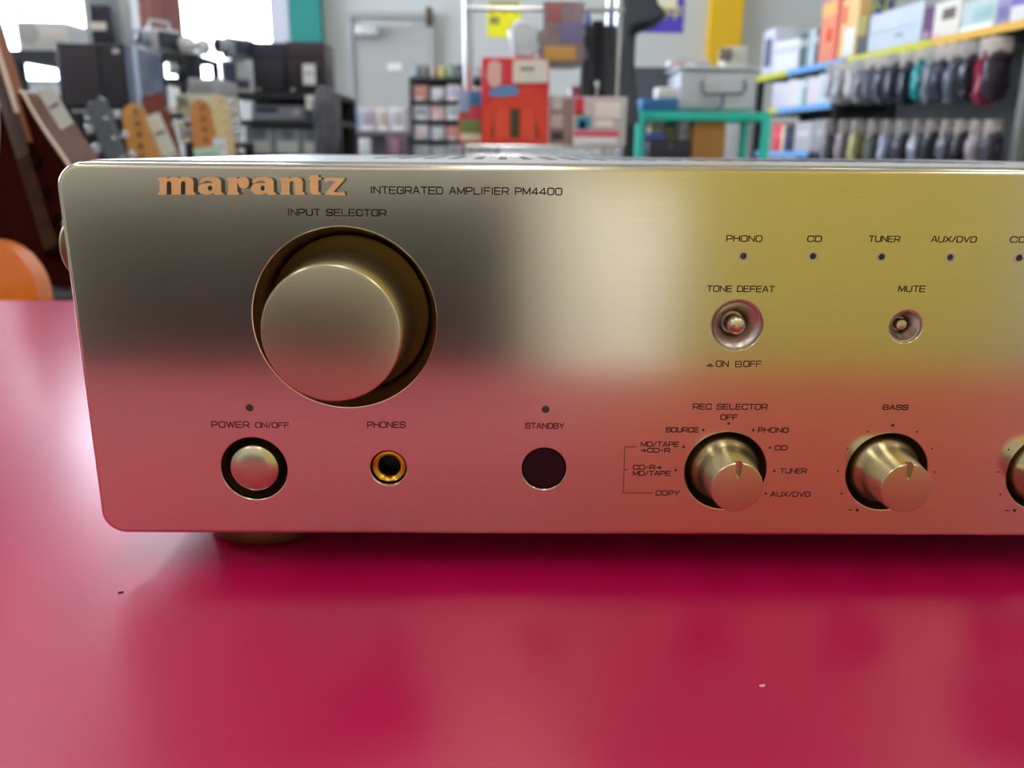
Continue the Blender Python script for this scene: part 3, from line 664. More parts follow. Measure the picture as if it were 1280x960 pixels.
# --- goods bench beside the door
YG = 4.6; zg = pz(164, YG, 470)
furn('goods_bench', 'grey brown bench in front of the door with wrapped boxes on it', 'bench', 428, 506, YG, YG+.36, [zg, .4], mat('bench_wood', (118, 112, 116), .6), mat('bench_leg', (96, 92, 98), .6), .02, .03, mat('bench_back', (112, 106, 110), .6))
for i, (a, b_, c_, d_) in enumerate(((434, 449, (150, 200, 222), 'pale blue'), (450, 470, (206, 196, 214), 'pale lilac'), (471, 487, (226, 214, 206), 'cream'), (488, 507, (222, 220, 230), 'white'))):
    item('wrapped_box', '%s film wrapped box on the grey brown bench in front of the door' % d_, 'box', a, 135-i % 2, b_, YG+.03, .14, zg, c_, [('picture', .2, .3, .8, .8, tuple(min(255, int(x*.85)) for x in c_)), ('label_strip', .1, .05, .9, .18, (245, 245, 245))], rough=.12)
item('white_canister', 'white canister standing in front of the grey brown bench', 'canister', 449, 173, 462, YG-.3, .06, pz(200, YG-.3, 455), (226, 230, 238), [('band', .05, .3, .95, .4, (190, 194, 205))])
item('game_case', 'dark purple packaged box at the right end below the bench goods', 'box', 483, 168, 503, YG-.28, .08, pz(200, YG-.28, 490), (120, 96, 118), [('picture', .3, .2, .8, .8, (170, 130, 150))])
_c = furn('plinth', 'low grey plinth under the white canister in front of the bench', 'plinth', 418, 508, YG-.34, YG-.1, [pz(200, YG-.3, 455)], dgr, dgr)
# --- black disc rack
YC = 5.0; tops = [pz(v, YC, 560) for v in (97, 126, 150, 175, 199)]
furn('disc_rack', 'black rack of disc cases standing right of the door', 'rack', 510, 625, YC, YC+.3, tops, mat('rack_black', (40, 42, 50), .5), blk, .02, .02, mat('disc_rack_back', (58, 60, 68), .6))  # back panel in plain dark grey
cc = [(210, 216, 222), (196, 170, 182), (170, 180, 190), (216, 220, 226), (204, 214, 232), (196, 140, 130), (200, 208, 226), (214, 220, 216), (150, 156, 166), (212, 188, 190), (226, 226, 230), (220, 200, 200), (190, 196, 202), (224, 190, 190), (206, 212, 206), (180, 190, 210)]
for r_ in range(1, 5):
    for k in range(5):
        u = 516+k*21; z0 = tops[r_]
        if z0 < 0: continue
        item('disc_case', 'disc case in the black rack, %s row from top, %s from left' % (ORD[r_-1], ORD[k]), 'disc case', u, 0, u+19, YC+.012+.01*(k % 2), .05, z0, cc[(r_*5+k*3) % 16],
             [('cover_picture', .12, .3, .88, .85, cc[(r_*3+k*5+2) % 16]), ('price_label', .1, .04, .6, .2, (245, 240, 238))], rough=.3, group='disc cases in the black rack', z1=z0+.086-.004*((k+r_) % 3))
tc_ = [(150, 160, 170), (110, 120, 120), (170, 150, 150), (190, 180, 110), (120, 150, 130), (90, 96, 104), (150, 190, 160), (170, 170, 176), (120, 130, 150)]
for k in range(9):
    item('disc_case', 'slim disc case standing upright on top of the black rack, %s from the left' % ORD[k], 'disc case', 515+k*11, 80+(k*5) % 4, 524+k*11, YC+.05, .12, tops[0], tc_[k], [('spine_label', .3, .2, .7, .8, tuple(min(255, x+40) for x in tc_[k]))], group='disc cases on top of the black rack')
# --- posters on the back wall
def poster(label, u0, v0, u1, v1, c, words, wc, y=YB):
    p0, p1 = W(u0, v0, y), W(u1, v1, y); w_, h = p1.x-p0.x, p0.z-p1.z
    o = MB().box(0, -.002, 0, w_, 0, h).build('poster', colmat(c, .6), None, 0, (p0.x, y-.003, p1.z)); tag(o, label, 'poster')
    for (s_, fx0, fz0, fx1, fz1, wd, col) in words:
        b = MB(); st, tot = strokes(s_)
        for pl in st: ribbon(b, [(w_*(fx0+(fx1-fx0)*x/tot), h*(fz0+(fz1-fz0)*z)) for x, z in roundpl(pl, .25, .25)], wd, -.0022, .003)
        b.build('lettering', colmat(col, .6), o, 0)
    return o
o = poster('yellow poster with grey print on the wall behind the chrome rack', 609, 3, 651, 47, (232, 226, 20), [], None)
b = MB()
for i in range(5): b.box(.02+i*.05, -.0045, .19+.03*(i % 2), .055+i*.05, -.0022, .28)
b.box(.02, -.0045, .10, .1, -.0022, .16); b.box(.17, -.0045, .04, .22, -.0022, .07); b.build('printed_blocks', colmat((140, 134, 70), .6), o, 0)
poster('purple poster with a cream upper half and bold yellow letters right of the chrome rack', 786, -40, 853, 41, (74, 58, 178), [('OFF', .5, .22, .97, .38, .014, (225, 222, 30))], None)
p0, p1 = W(796, -34, YB-.006), W(846, 10, YB-.006); tag(MB().box(0, -.002, 0, p1.x-p0.x, 0, p0.z-p1.z).build('notice_sheet', colmat((222, 220, 196), .6), None, 0, (p0.x, YB-.006, p1.z)), 'cream notice sheet pasted over the purple poster beside the yellow strip', 'sheet')
poster('deep blue poster with yellow letters above the long wall shelf', 1070, -30, 1118, 17, (52, 50, 172), [('HARD', .04, .08, .97, .42, .016, (205, 222, 30))], None)
# --- chrome wire rack with game boxes
YR = 2.35
zr = pz(183, YR, 680); zr2 = pz(6, YR, 680)
xr0, xr1 = px(585, YR, 60), px(777, YR, 60); xm = (xr0+xr1)/2; hw = (xr1-xr0)/2
r = thing('wire_rack', 'chrome wire rack with four round posts behind the amplifier', 'rack', (xm, YR+.2, 0))
for sx in (-1, 1):
    for sy in (-1, 1):
        MB().tube([(sx*hw*1.05, .19 if sy > 0 else -.035, 0.0), (sx*hw*1.05, .19 if sy > 0 else -.035, zr2+.5)], .0095, 16).build('post', chrome, r)
def wire_shelf(z):
    b = MB(); X = hw*1.05
    for sy in (-1, 1):
        for dz in (0, -.028): b.tube([(-X, sy*.19, z+dz), (X, sy*.19, z+dz)], .0035, 8)
        n = 18; pts = [(-X+2*X*i/n, sy*.19, z-(.028 if i % 2 else 0)) for i in range(n+1)]; b.tube(pts, .0022, 6)
    for sx in (-1, 1):
        for dz in (0, -.028): b.tube([(sx*X, -.19, z+dz), (sx*X, .19, z+dz)], .0035, 8)
    for i in range(1, 22):
        x = -X+2*X*i/22; b.tube([(x, -.19, z-.0005), (x, .19, z-.0005)], .002, 6)
    b.build('wire_shelf', chrome, r)
for z in (zr, zr2+.45, .25): wire_shelf(z)
MB().tube([(-hw*1.05, -.035, zr2), (-hw*1.05, -.13, zr2), (hw*1.05, -.13, zr2), (hw*1.05, -.035, zr2)], .007, 12).build('hanging_rail', chrome, r)
z_ = zr+.004
def W_(u, v, y): return W(u, v, y)
red = mat('red_box', (224, 48, 60), .35)
o = item('console_box', 'tall bright red game console box with a white price card on the chrome rack', 'box', 602, 72, 686, YR+.04, .1, z_, red, [('light_oval', .0, 0, 0, 0, pap)][:0])
bw = W(686, 130, YR+.04).x-W(602, 130, YR+.04).x; bh = W(640, 72, YR+.04).z-z_
def on(o, name, poly, c, y0=-.0025, y1=-.0003, rough=.4):
    b = MB(); b.prism([((x-.5)*bw, z*bh) for x, z in poly], y0, y1); b.build(name, colmat(c, rough), o, 0)
ov = lambda cx, cz, rx, rz, n=20: [(cx+rx*math.cos(2*math.pi*i/n), cz+rz*math.sin(2*math.pi*i/n)) for i in range(n)]
on(o, 'lower_picture', [(.02, .02), (.98, .02), (.98, .5), (.75, .68), (.3, .6), (.02, .4)], (232, 70, 48), -.0012)
on(o, 'controller_shape', [(.2, .08), (.2, .3), (.26, .42), (.36, .42), (.4, .38), (.4, .08)], (240, 84, 62))
on(o, 'controller_shape', [(.8, .08), (.8, .3), (.74, .42), (.64, .42), (.6, .38), (.6, .08)], (240, 84, 62))
on(o, 'dark_centre', [(.43, .08), (.57, .08), (.57, .42), (.43, .42)], (70, 66, 40), -.004)
on(o, 'dark_wedge', [(.14, .08), (.19, .08), (.19, .34)], (110, 60, 46)); on(o, 'dark_wedge', [(.86, .08), (.81, .08), (.81, .34)], (110, 60, 46))
on(o, 'blue_screen', [(.1, .57), (.3, .55), (.55, .58), (.53, .67), (.35, .69), (.12, .63)], (96, 150, 214))
on(o, 'pale_badge', [(.07, .78), (.1, .94), (.2, .97), (.29, .93), (.29, .7), (.2, .66), (.12, .68)], (240, 190, 190), -.002)
on(o, 'price_card', [(.46, .71), (.98, .72), (.98, .98), (.46, .97)], (238, 232, 224), -.006, -.0026)
b = MB()
for i, x in enumerate((.58, .63, .68, .73)): b.box((x-.5)*bw, -.0066, .85*bh, (x-.5+.035)*bw, -.006, .89*bh)
b.build('price_figures', colmat((70, 66, 70), .6), o, 0)
item('game_box', 'colourful game box with red, blue and green picture left of the red console box', 'box', 573, 113, 603, YR+.07, .08, z_, (196, 70, 84), [('sky_picture', .02, .6, .45, .98, (150, 175, 220)), ('blue_picture', .45, .72, .98, .98, (60, 130, 190)), ('green_picture', .1, .2, .95, .45, (110, 140, 80)), ('cream_label', .08, .06, .95, .2, (230, 215, 190), .004)])
item('game_box', 'brown and cream game box directly right of the red console box', 'box', 687, 120, 716, YR+.1, .1, z_, (190, 170, 168), [('white_label', .05, .35, .55, .62, (235, 232, 232), .004), ('dark_picture', .1, .1, .6, .28, (90, 72, 70)), ('top_label', .05, .72, .5, .98, (232, 236, 240), .004)])
item('game_box', 'grey, white and red game box standing behind the white framed box', 'box', 712, 107, 745, YR+.14, .08, z_, (200, 188, 192), [('red_picture', .2, .72, .6, .98, (214, 60, 76)), ('white_glare', .5, .5, .98, .9, (244, 244, 246), .004)])
item('game_box', 'white and pink game box with price card, right end of the chrome rack', 'box', 716, 121, 783, YR+.03, .1, z_, (214, 196, 204), [('red_corner', .02, .62, .2, .98, (216, 60, 80)), ('yellow_patch', .04, .6, .18, .68, (228, 190, 60)), ('blue_picture', .06, .35, .34, .6, (70, 150, 180)), ('dark_picture', .12, .33, .24, .52, (60, 60, 90)), ('price_card', .4, .55, .88, .88, (244, 236, 234), .005), ('price_card', .42, .38, .75, .52, (244, 236, 228), .004), ('pink_band', .02, .18, .86, .3, (226, 90, 120)), ('white_band', .02, .02, .84, .17, (240, 236, 240)), ('grey_edge', .88, .0, .99, .99, (196, 196, 196))], rough=.25)
# hanging things on the chrome rack
zt_ = zr2-.03
bag('hanging_bag', 'bright clear plastic bag hanging from the chrome rack, in front of the yellow poster', W(655, 30, YR+.04).x, YR+.06, W(655, 72, YR+.04).z, .075, zt_-W(655, 72, YR+.04).z-.002, .04, clr((232, 240, 255), .8), 11, colmat((80, 90, 120), .4))
bag('hanging_bag', 'clear bag with a colourful picture sheet inside, hanging at the middle of the chrome rack', W(704, 45, YR+.04).x, YR+.06, W(704, 86, YR+.04).z, .125, zt_-W(704, 86, YR+.04).z-.002, .03, clr((165, 160, 165), .75), 12)
x_ = W(704, 45, YR+.04).x
tag(MB().box(-.055, 0, 0, .055, .003, .15, .001).build('picture_sheet', mat('picture_print', (150, 130, 140), .5, noise=.5, scale=18), loc=(x_, YR+.035, W(704, 78, YR+.04).z)), 'picture sheet with an orange lower edge in front of the middle hanging bag', 'sheet')
MB().box(-.05, -.002, .004, .035, -.0003, .04, .001).build('orange_print', colmat((212, 160, 90), .5), bpy.data.objects['picture_sheet'])
MB().box(-.01, -.002, .05, .05, -.0003, .1, .001).build('blue_print', colmat((126, 120, 170), .5), bpy.data.objects['picture_sheet'])
MB().box(-.045, -.002, .1, -.005, -.0003, .145, .001).build('red_print', colmat((180, 110, 110), .5), bpy.data.objects['picture_sheet'])
def garment(label, us, v1, y, c, cat='clothing', name='trousers'):
    r = thing(name, label, cat, (W((us[0]+us[-1])/2, 60, y).x, y, 0))
    for i, (a, b_) in enumerate(zip(us[::2], us[1::2])):
        x0, x1 = W(a, 60, y).x-r.location.x, W(b_, 60, y).x-r.location.x; z0 = W(a, v1-4*i, y).z; z1 = zt_-.002
        m_ = MB(); n = 24; st_ = []
        for k in range(9):
            f_ = k/8; ring = []
            for j in range(n):
                t2 = 2*math.pi*j/n; wv = 1+.16*math.sin(3*t2+k*.5)+.06*math.sin(7*t2-k)
                ring.append(m_.b.verts.new(((x0+x1)/2+(x1-x0)/2*(1-.25*f_)*math.cos(t2)*wv*.95, .03*math.sin(t2)*wv*(1-.5*f_), z0+(z1-z0)*f_)))
            st_.append(ring)
        for p_, q_ in zip(st_, st_[1:]):
            for j in range(n): m_.b.faces.new((p_[j], p_[(j+1) % n], q_[(j+1) % n], q_[j]))
        m_.b.faces.new(st_[0]); m_.b.faces.new(st_[-1])
        m_.build('trouser_leg', c, r, 60)
    for xx in (-.03, .03):
        MB().box(xx-.006, -.012, zt_-.012, xx+.006, .012, zt_+.02, .003).build('clip', colmat((90, 120, 190), .4), r)
    return r
garment('charcoal trousers hanging by clips at the right end of the chrome rack', (724, 745, 748, 772), 138, YR+.125, mat('charcoal_cloth', (66, 67, 74), .85, bump=.3, scale=120))
garment('black trousers hanging between the charcoal legs on the chrome rack', (738, 756), 100, YR+.045, mat('black_cloth', (24, 24, 34), .9, bump=.3, scale=120))
# dark covered chair-like shape and box right of the rack
YK = 2.9
gcloth = mat('slate_cloth', (76, 82, 92), .8, bump=.2, scale=60)
b = MB(); P = lambda pts, y: [(W(u, v, y).x, W(u, v, y).z) for u, v in pts]
zf = 0.0
r = thing('coat_stand', 'black coat stand right of the chrome rack', 'coat stand', (W(789, 90, YK+.1).x, YK+.12, 0))
MB().tube([(0, 0, .02), (0, 0, 1.75)], .014, 16).build('pole', blk, r)
for k in range(4):
    a = k*math.pi/2+.5; MB().tube([(0, 0, .06), (.2*math.cos(a), .2*math.sin(a), .014)], .012, 10).build('foot', blk, r)
    MB().tube([(0, 0, 1.68), (.07*math.cos(a), .07*math.sin(a), 1.66), (.1*math.cos(a), .1*math.sin(a), 1.72)], .008, 8).build('hook', blk, r)
coat = MB(); pts = P([(781, -60), (815, -62), (823, 2), (829, 18), (815, 31), (795, 42), (789, 60), (794, 88), (795, 150), (776, 150), (775, 60)], YK)
coat.prism(pts, YK, YK+.09); bmesh.ops.bevel(coat.b, geom=[e for e in coat.b.edges if len(e.link_faces) == 2 and e.calc_face_angle(0) > 1], offset=.012, segments=3, profile=.5, affect='EDGES')
o = tag(coat.build('coat', gcloth), 'slate grey coat with a raised sleeve hanging right of the chrome rack', 'clothing')
q = MB(); q.prism(P([(786, 45), (790, 30), (812, 26), (829, 18), (814, 31), (795, 43)], YK-.01), YK-.014, YK-.001); q.build('black_lining', mat('black_cloth', (24, 24, 34), .9), o, 0)
zc = pz(139, 3.15, 870)
# --- teal rack with clear box
YE = 3.15; teal = mat('teal_wire', (40, 206, 190), .4)
xe0, xe1 = W(800, 165, YE).x, W(957, 165, YE).x; xm2 = (xe0+xe1)/2; he = (xe1-xe0)/2
r = thing('teal_rack', 'turquoise painted open rack carrying the clear storage box', 'rack', (xm2, YE+.15, 0))
for sx in (-1, 1):
    for sy in (-1, 1):
        MB().box(sx*he-.014, sy*.14-.014, 0, sx*he+.014, sy*.14+.014, zc, .004).build('post', teal, r)
b = MB()
for sy in (-1, 1): b.box(-he+.014, sy*.14-.01, zc-.032, he-.014, sy*.14+.01, zc-.002, .003)
for sx in (-1, 1): b.box(sx*he-.01, -.126, zc-.032, sx*he+.01, .126, zc-.002, .003)
for i in range(13):
    x = -he+.03+(2*he-.06)*i/12; b.box(x-.004, -.13, zc-.016, x+.004, .13, zc-.004)
b.build('top_frame', teal, r)
zl = pz(200, YE, 880)
b = MB(); b.box(-he+.014, -.13, zl-.02, he-.014, .13, zl, .003); b.build('lower_shelf', teal, r)
o = item('storage_box', 'clear lidded storage box with a grey handle on the turquoise rack', 'box', 846, 88, 944, YE+.03, .22, zc+.002, clr((224, 232, 240), .72), [], bev=.02)
xb = (W(944, 139, YE+.03).x-W(846, 139, YE+.03).x)/2; hb = W(895, 88, YE+.03).z-zc
MB().box(-xb-.008, -.008, hb, xb+.008, .228, hb+.012, .004).build('lid', clr((222, 230, 236), .85), o)
MB().tube([(-.06, -.002, hb*.72), (-.06, -.018, hb*.5), (-.05, -.02, hb*.4), (.085, -.02, hb*.42), (.095, -.018, hb*.52), (.095, -.002, hb*.75)], .005).build('handle', colmat((90, 100, 112), .4), o)
MB().box(-.09, .02, .01, .02, .19, hb*.6, .01).build('contents', colmat((176, 186, 190), .5), o)
MB().tube([(.015, -.03, hb*.38), (.012, -.034, hb*.15), (-.005, -.03, .004)], .005, 6).build('strap', colmat((70, 80, 130), .6), o)
item('blue_case', 'flat blue plastic case on the turquoise rack, left of the clear box', 'case', 801, 123, 846, YE+.02, .2, zc+.002, (44, 120, 180), [('lid_edge', .02, .55, .98, .7, (70, 130, 200), .004)], rough=.3)
o = item('label_card', 'white card with a red edge lying on the flat blue case', 'card', 820, 109, 850, YE+.05, .08, W(820, 123, YE+.02).z+.002, (236, 236, 228), [('red_edge', .88, .05, 1, .95, (220, 70, 90))])
item('glass_jar_pack', 'row of small pale pink packs behind the clear storage box', 'packs', 834, 74, 884, YE+.33, .08, W(895, 100, YE+.33).z, (200, 196, 204), [('pink_patch', .05, .1, .3, .9, (226, 190, 204)), ('bright_patch', .4, .2, .65, .8, (244, 246, 248))])
item('grey_cabinet', 'dark slate cabinet standing behind the flat blue case', 'cabinet', 788, 84, 846, YE+.32, .35, 0, (78, 84, 94), [('door', .04, .04, .96, .96, (84, 90, 100), .01)])
o = item('pack_carton', 'pale carton carrying the small pink packs behind the clear storage box', 'box', 846.6, 100, 900, YE+.32, .3, 0, (170, 172, 178), [('seam', .48, .02, .52, .98, (150, 152, 158))]); o.location.z = 0
item('brown_box', 'plain orange brown board box standing on the lower shelf of the turquoise rack', 'box', 866, 152, 907, YE+.03, .18, zl, (180, 128, 62), [('seam', .48, .02, .52, .98, (165, 116, 56))], rough=.7)
item('dark_case', 'dark charcoal case on the lower shelf of the turquoise rack', 'case', 812, 176, 864, YE+.03, .18, zl, (42, 44, 60), [('latch', .45, .6, .55, .8, (90, 90, 100))])
o = item('blue_book', 'deep blue book lying on the dark charcoal case in the turquoise rack', 'book', 804, 167, 832, YE+.04, .14, W(840, 176, YE+.03).z+.001, (40, 68, 150), [('white_line', .1, .3, .9, .45, (150, 170, 220))]); o.location.x = W(822, 170, YE).x
for i, (a, b_, t0, c_) in enumerate(((812, 829, 145, (196, 190, 170)), (830, 846, 158, (140, 132, 100)), (848, 864, 151, (210, 212, 226)))):
    item('paper_pack', ['cream', 'olive', 'white'][i]+' paper pack above the dark charcoal case in the turquoise rack', 'pack', a, t0, b_, YE+.1, .08, W(840, 176, YE+.03).z+(.02 if i == 0 else .001), c_, [('printed_line', .2, .4, .8, .5, tuple(int(x*.7) for x in c_))])
# small things on cabinet at the wall left of the long shelf
item('projector', 'cream coloured device with a round lens below the yellow wall strip', 'device', 903, 58, 930, 5.9, .2, pz(84, 5.9, 915), (206, 204, 190), [('lens_ring', -.3, .3, .25, .9, (120, 112, 96), .02)])
item('pedestal', 'white pedestal under the cream coloured device', 'pedestal', 895, 84, 945, 5.88, .3, 0, (196, 200, 204), [('door', .05, .05, .95, .95, (204, 208, 212), .01)], z1=pz(84, 5.9, 915))
# --- long wall shelf on the right
A0 = W(1275, 26.5, 3.3); zA = A0.z; A1 = W(947, 97, 1)
k_ = (zA-CZ)/(A1.z-CZ); A1 = Vector((A1.x*k_, k_, zA))
dv = (A1-A0); LS = dv.length; dv.normalize(); ang = math.atan2(dv.y, dv.x)          # local x runs from near end to far end
zB = CZ+.0; 
def s_of(u, v=60, off=0.):
    """distance along the shelf front line at image column u"""
    d = W(u, v, 1.0); dx, dy = d.x, 1.0
    nx, ny = -dv.y, dv.x   # normal
    # solve A0 + s dv + off*n = k (dx,dy)
    ax, ay = A0.x+off*nx*-1, A0.y+off*ny*-1
    det = dx*dv.y-dy*dv.x
    return (ay*dx-ax*dy)/(-det)
def z_at(u, v): 
    s_ = s_of(u, v); y = A0.y+s_*dv.y; return W(u, v, y).z
zM = z_at(1000, 133); zL = z_at(1000, 190)
zTop = z_at(1100, 64)
shelf = thing('wall_shelf', 'long dark shelf running along the right wall with coloured front strips', 'shelf', (A0.x, A0.y, 0), ang)
# local frame: x along the shelf away from us, -y into the wall side (right)
DP = .34
NE = -.45
dark = mat('shelf_dark', (30, 30, 36), .55); gpost = mat('shelf_post', (120, 122, 120), .5)
for z in (zTop, ): MB().box(NE, -DP, z-.03, LS, 0, z, .002).build('shelf_board', dark, shelf, 0)
sM0 = s_of(1040, 131)
for z in (zM, zL): MB().box(sM0, -DP, z-.03, LS, 0, z, .002).build('shelf_board', dark, shelf, 0)
MB().box(NE, -DP, .3, LS, 0, .33, .002).build('shelf_board', dark, shelf, 0)
MB().box(NE, -DP-.012, 0, LS, -DP-.002, zTop-.03).build('back_panel', mat('shelf_back', (64, 66, 66), .7), shelf, 0)
for x in (NE+.02, s_of(1276, 120), sM0-.02, LS-.02):
    MB().box(x-.02, -DP, 0, x+.02, -DP+.03, zTop-.031).build('post', gpost if x < 1 else dark, shelf, 0)
MB().box(s_of(1276, 120)-.02, -.04, 0, s_of(1276, 120)+.02, -.005, zTop-.031).build('post', gpost, shelf, 0)
MB().box(LS-.03, -.04, 0, LS, -.005, zTop-.031).build('post', dark, shelf, 0)
MB().box(sM0-.03, -.04, 0, sM0-.005, -.005, zTop-.031).build('post', dark, shelf, 0)
yl, bl, orr = (196, 196, 40), (108, 164, 222), (224, 176, 70)
for (ua, ub, z, c_, n_) in ((948, 988, zTop, yl, 'yellow'), (988, 1059, zTop, bl, 'blue'), (1062, 1164, zTop, yl, 'yellow'), (1165, 1310, zTop, orr, 'orange'), (960, 972, zM, yl, 'yellow'), (972, 1039, zM, bl, 'blue'), (950, 1016, zL, bl, 'blue')):
    a, b_ = sorted((min(s_of(ua, 60 if z == zTop else 140), LS), s_of(ub, 60 if z == zTop else 140)))
    MB().box(a, .001, z-.028, b_, .008, z+.004, .001).build('front_strip', colmat(c_, .45), shelf, 0)
def sitem(name, label, cat, ua, ub, h, z, c, depth=.15, off=.02, group=None, decor=(), vv=60, rough=.45, **k):
    s0, s1 = sorted((s_of(ua, vv), s_of(ub, vv))); s1 = min(s1, LS-.002)
    m = colmat(c, rough, **k) if isinstance(c, tuple) else c
    hw_ = (s1-s0)/2
    o = MB().box(-hw_, -depth, 0, hw_, 0, h, min(.004, hw_*.3)).build(name, m, None, 35)
    o.location = shelf.location+Vector((dv.x*(s0+hw_)+dv.y*off, dv.y*(s0+hw_)-dv.x*off, z+.0005)); o.rotation_euler = (0, 0, ang)
    tag(o, label, cat, group)
    for (nm, f0, g0, f1, g1, dc) in decor:   # f measured from the far (left) end
        MB().box(hw_-2*hw_*f1, .0003, h*g0, hw_-2*hw_*f0, .003, h*g1, .0005).build(nm, colmat(dc, .5), o)
    return o
def htop(u, v): s_ = s_of(u, v); return W(u, v, A0.y+s_*dv.y).z-zTop
wht = (222, 224, 234)
sitem('framed_photo', 'small white framed picture on the far end of the long shelf', 'frame', 946, 964, htop(955, 38), zTop, (200, 206, 220), decor=[('picture', .2, .2, .8, .8, (90, 96, 120))])
for i in range(5):
    sitem('white_book', 'white spined book on top of the long shelf, %s from the far end' % ORD[i], 'book', 965+i*6, 970.5+i*6, htop(970+i*6, 52-i), zTop, wht, group='white books on the long shelf', decor=[('spine_label', .2, .6, .8, .8, (190, 196, 214))])
for i, c_ in enumerate(((90, 110, 110), (60, 90, 80), (150, 180, 190), (200, 208, 214), (70, 84, 110))):
    sitem('book', ['grey green', 'dark green', 'pale blue', 'off-white', 'navy'][i]+' book standing left of the tall orange box on the long shelf', 'book', 995.5+i*4.6, 999.7+i*4.6, htop(997+i*4.6, 42-i*1.5), zTop, c_, decor=[('spine_label', .2, .6, .8, .8, (200, 200, 200))])
sitem('toy_box', 'tall orange and red box on the long shelf between the books and a yellow box', 'box', 1019, 1042, htop(1030, 2), zTop, (226, 140, 110), .09, decor=[('red_spot', .4, .35, .65, .55, (220, 60, 40)), ('red_edge', .86, .0, .99, 1, (214, 60, 70)), ('yellow_top', .05, .75, .8, .95, (235, 180, 110))])
sitem('toy_box', 'yellow and orange box right of the tall orange one on the long shelf', 'box', 1043, 1064, htop(1053, 0), zTop, (228, 190, 130), .07, decor=[('red_patch', .1, .6, .4, .9, (226, 120, 90)), ('pale_panel', .35, .05, .9, .5, (220, 222, 226))])
sitem('dark_case', 'olive topped dark case left of the white wrapped parcel on the long shelf', 'case', 1065, 1077, htop(1070, 22), zTop, (86, 88, 92), .07, decor=[('olive_top', .0, .5, 1, 1, (160, 150, 90))])
sitem('parcel', 'wide white wrapped parcel on the long shelf', 'parcel', 1079, 1143, htop(1110, 12), zTop, (196, 206, 218), .2, rough=.2, decor=[('printed_mark', .55, .3, .68, .36, (110, 120, 130)), ('fold', .05, .5, .95, .53, (180, 190, 204))])
sitem('thin_box', 'thin purple box standing right of the white wrapped parcel', 'box', 1145, 1155, htop(1150, 10), zTop, (100, 60, 110), .2, decor=[('label_strip', .2, .1, .8, .3, (190, 150, 190))])
sitem('kettle_box', 'white box with a dark pot picture on the long shelf', 'box', 1157, 1188, htop(1172, 3), zTop, (222, 218, 208), .2, decor=[('pot_picture', .35, .5, .85, .8, (110, 96, 90)), ('pink_corner', .02, .02, .3, .2, (226, 180, 190))])
sitem('blister_pack', 'pale turquoise packaged goods on the long shelf', 'pack', 1190, 1232, htop(1210, 1), zTop, (190, 206, 206), .2, rough=.15, decor=[('white_base', .02, .02, .95, .2, (240, 242, 246)), ('teal_picture', .4, .4, .9, .75, (150, 190, 190))])
sitem('blister_pack', 'blue grey packaged goods next to the violet topped box', 'pack', 1233, 1249, htop(1240, 0), zTop, (150, 150, 184), .2, rough=.2, decor=[('picture', .2, .3, .8, .7, (110, 110, 160))])
sitem('storage_carton', 'white carton with a violet top at the near end of the long shelf', 'box', 1250, 1300, htop(1275, -22), zTop, (226, 224, 224), .22, decor=[('violet_panel', .02, .45, .98, .98, (130, 110, 190))])
for i in range(12):
    g = (196+(i*7) % 30, 196+(i*5) % 28, 206+(i*9) % 24) if i not in (6,) else (130, 160, 150)
    a = 962+i*6.1; sitem('slim_case', 'pale slim case on the middle board of the long shelf, %s from the far end' % ORD[i], 'case', a, a+5.6, .165-.006*(i % 3), zM, g, group='slim cases on the middle board', vv=115, decor=[('spine_label', .2, .65, .8, .85, (220, 220, 228))])
for i, (a, b_, c_, h_, lb) in enumerate(((962, 972, (214, 70, 90), .17, 'red binder'), (973, 976, (224, 216, 190), .16, 'thin cream book'), (977, 987, (42, 50, 80), .15, 'navy blue case'), (989, 1010, (176, 174, 178), .17, 'wide pale grey box'), (1011, 1038, (150, 148, 156), .175, 'wide mid grey box'))):
    sitem('shelf_box', '%s on the lowest visible board of the long shelf' % lb, 'box', a, b_, h_, zL, c_, vv=170, decor=[('label_strip', .15, .5, .85, .7, tuple(min(255, x+25) for x in c_))])
sitem('black_box', 'low black box on the lowest visible board of the long shelf, nearest end', 'box', 1040, 1052, .1, .3305, (26, 26, 34), vv=180)
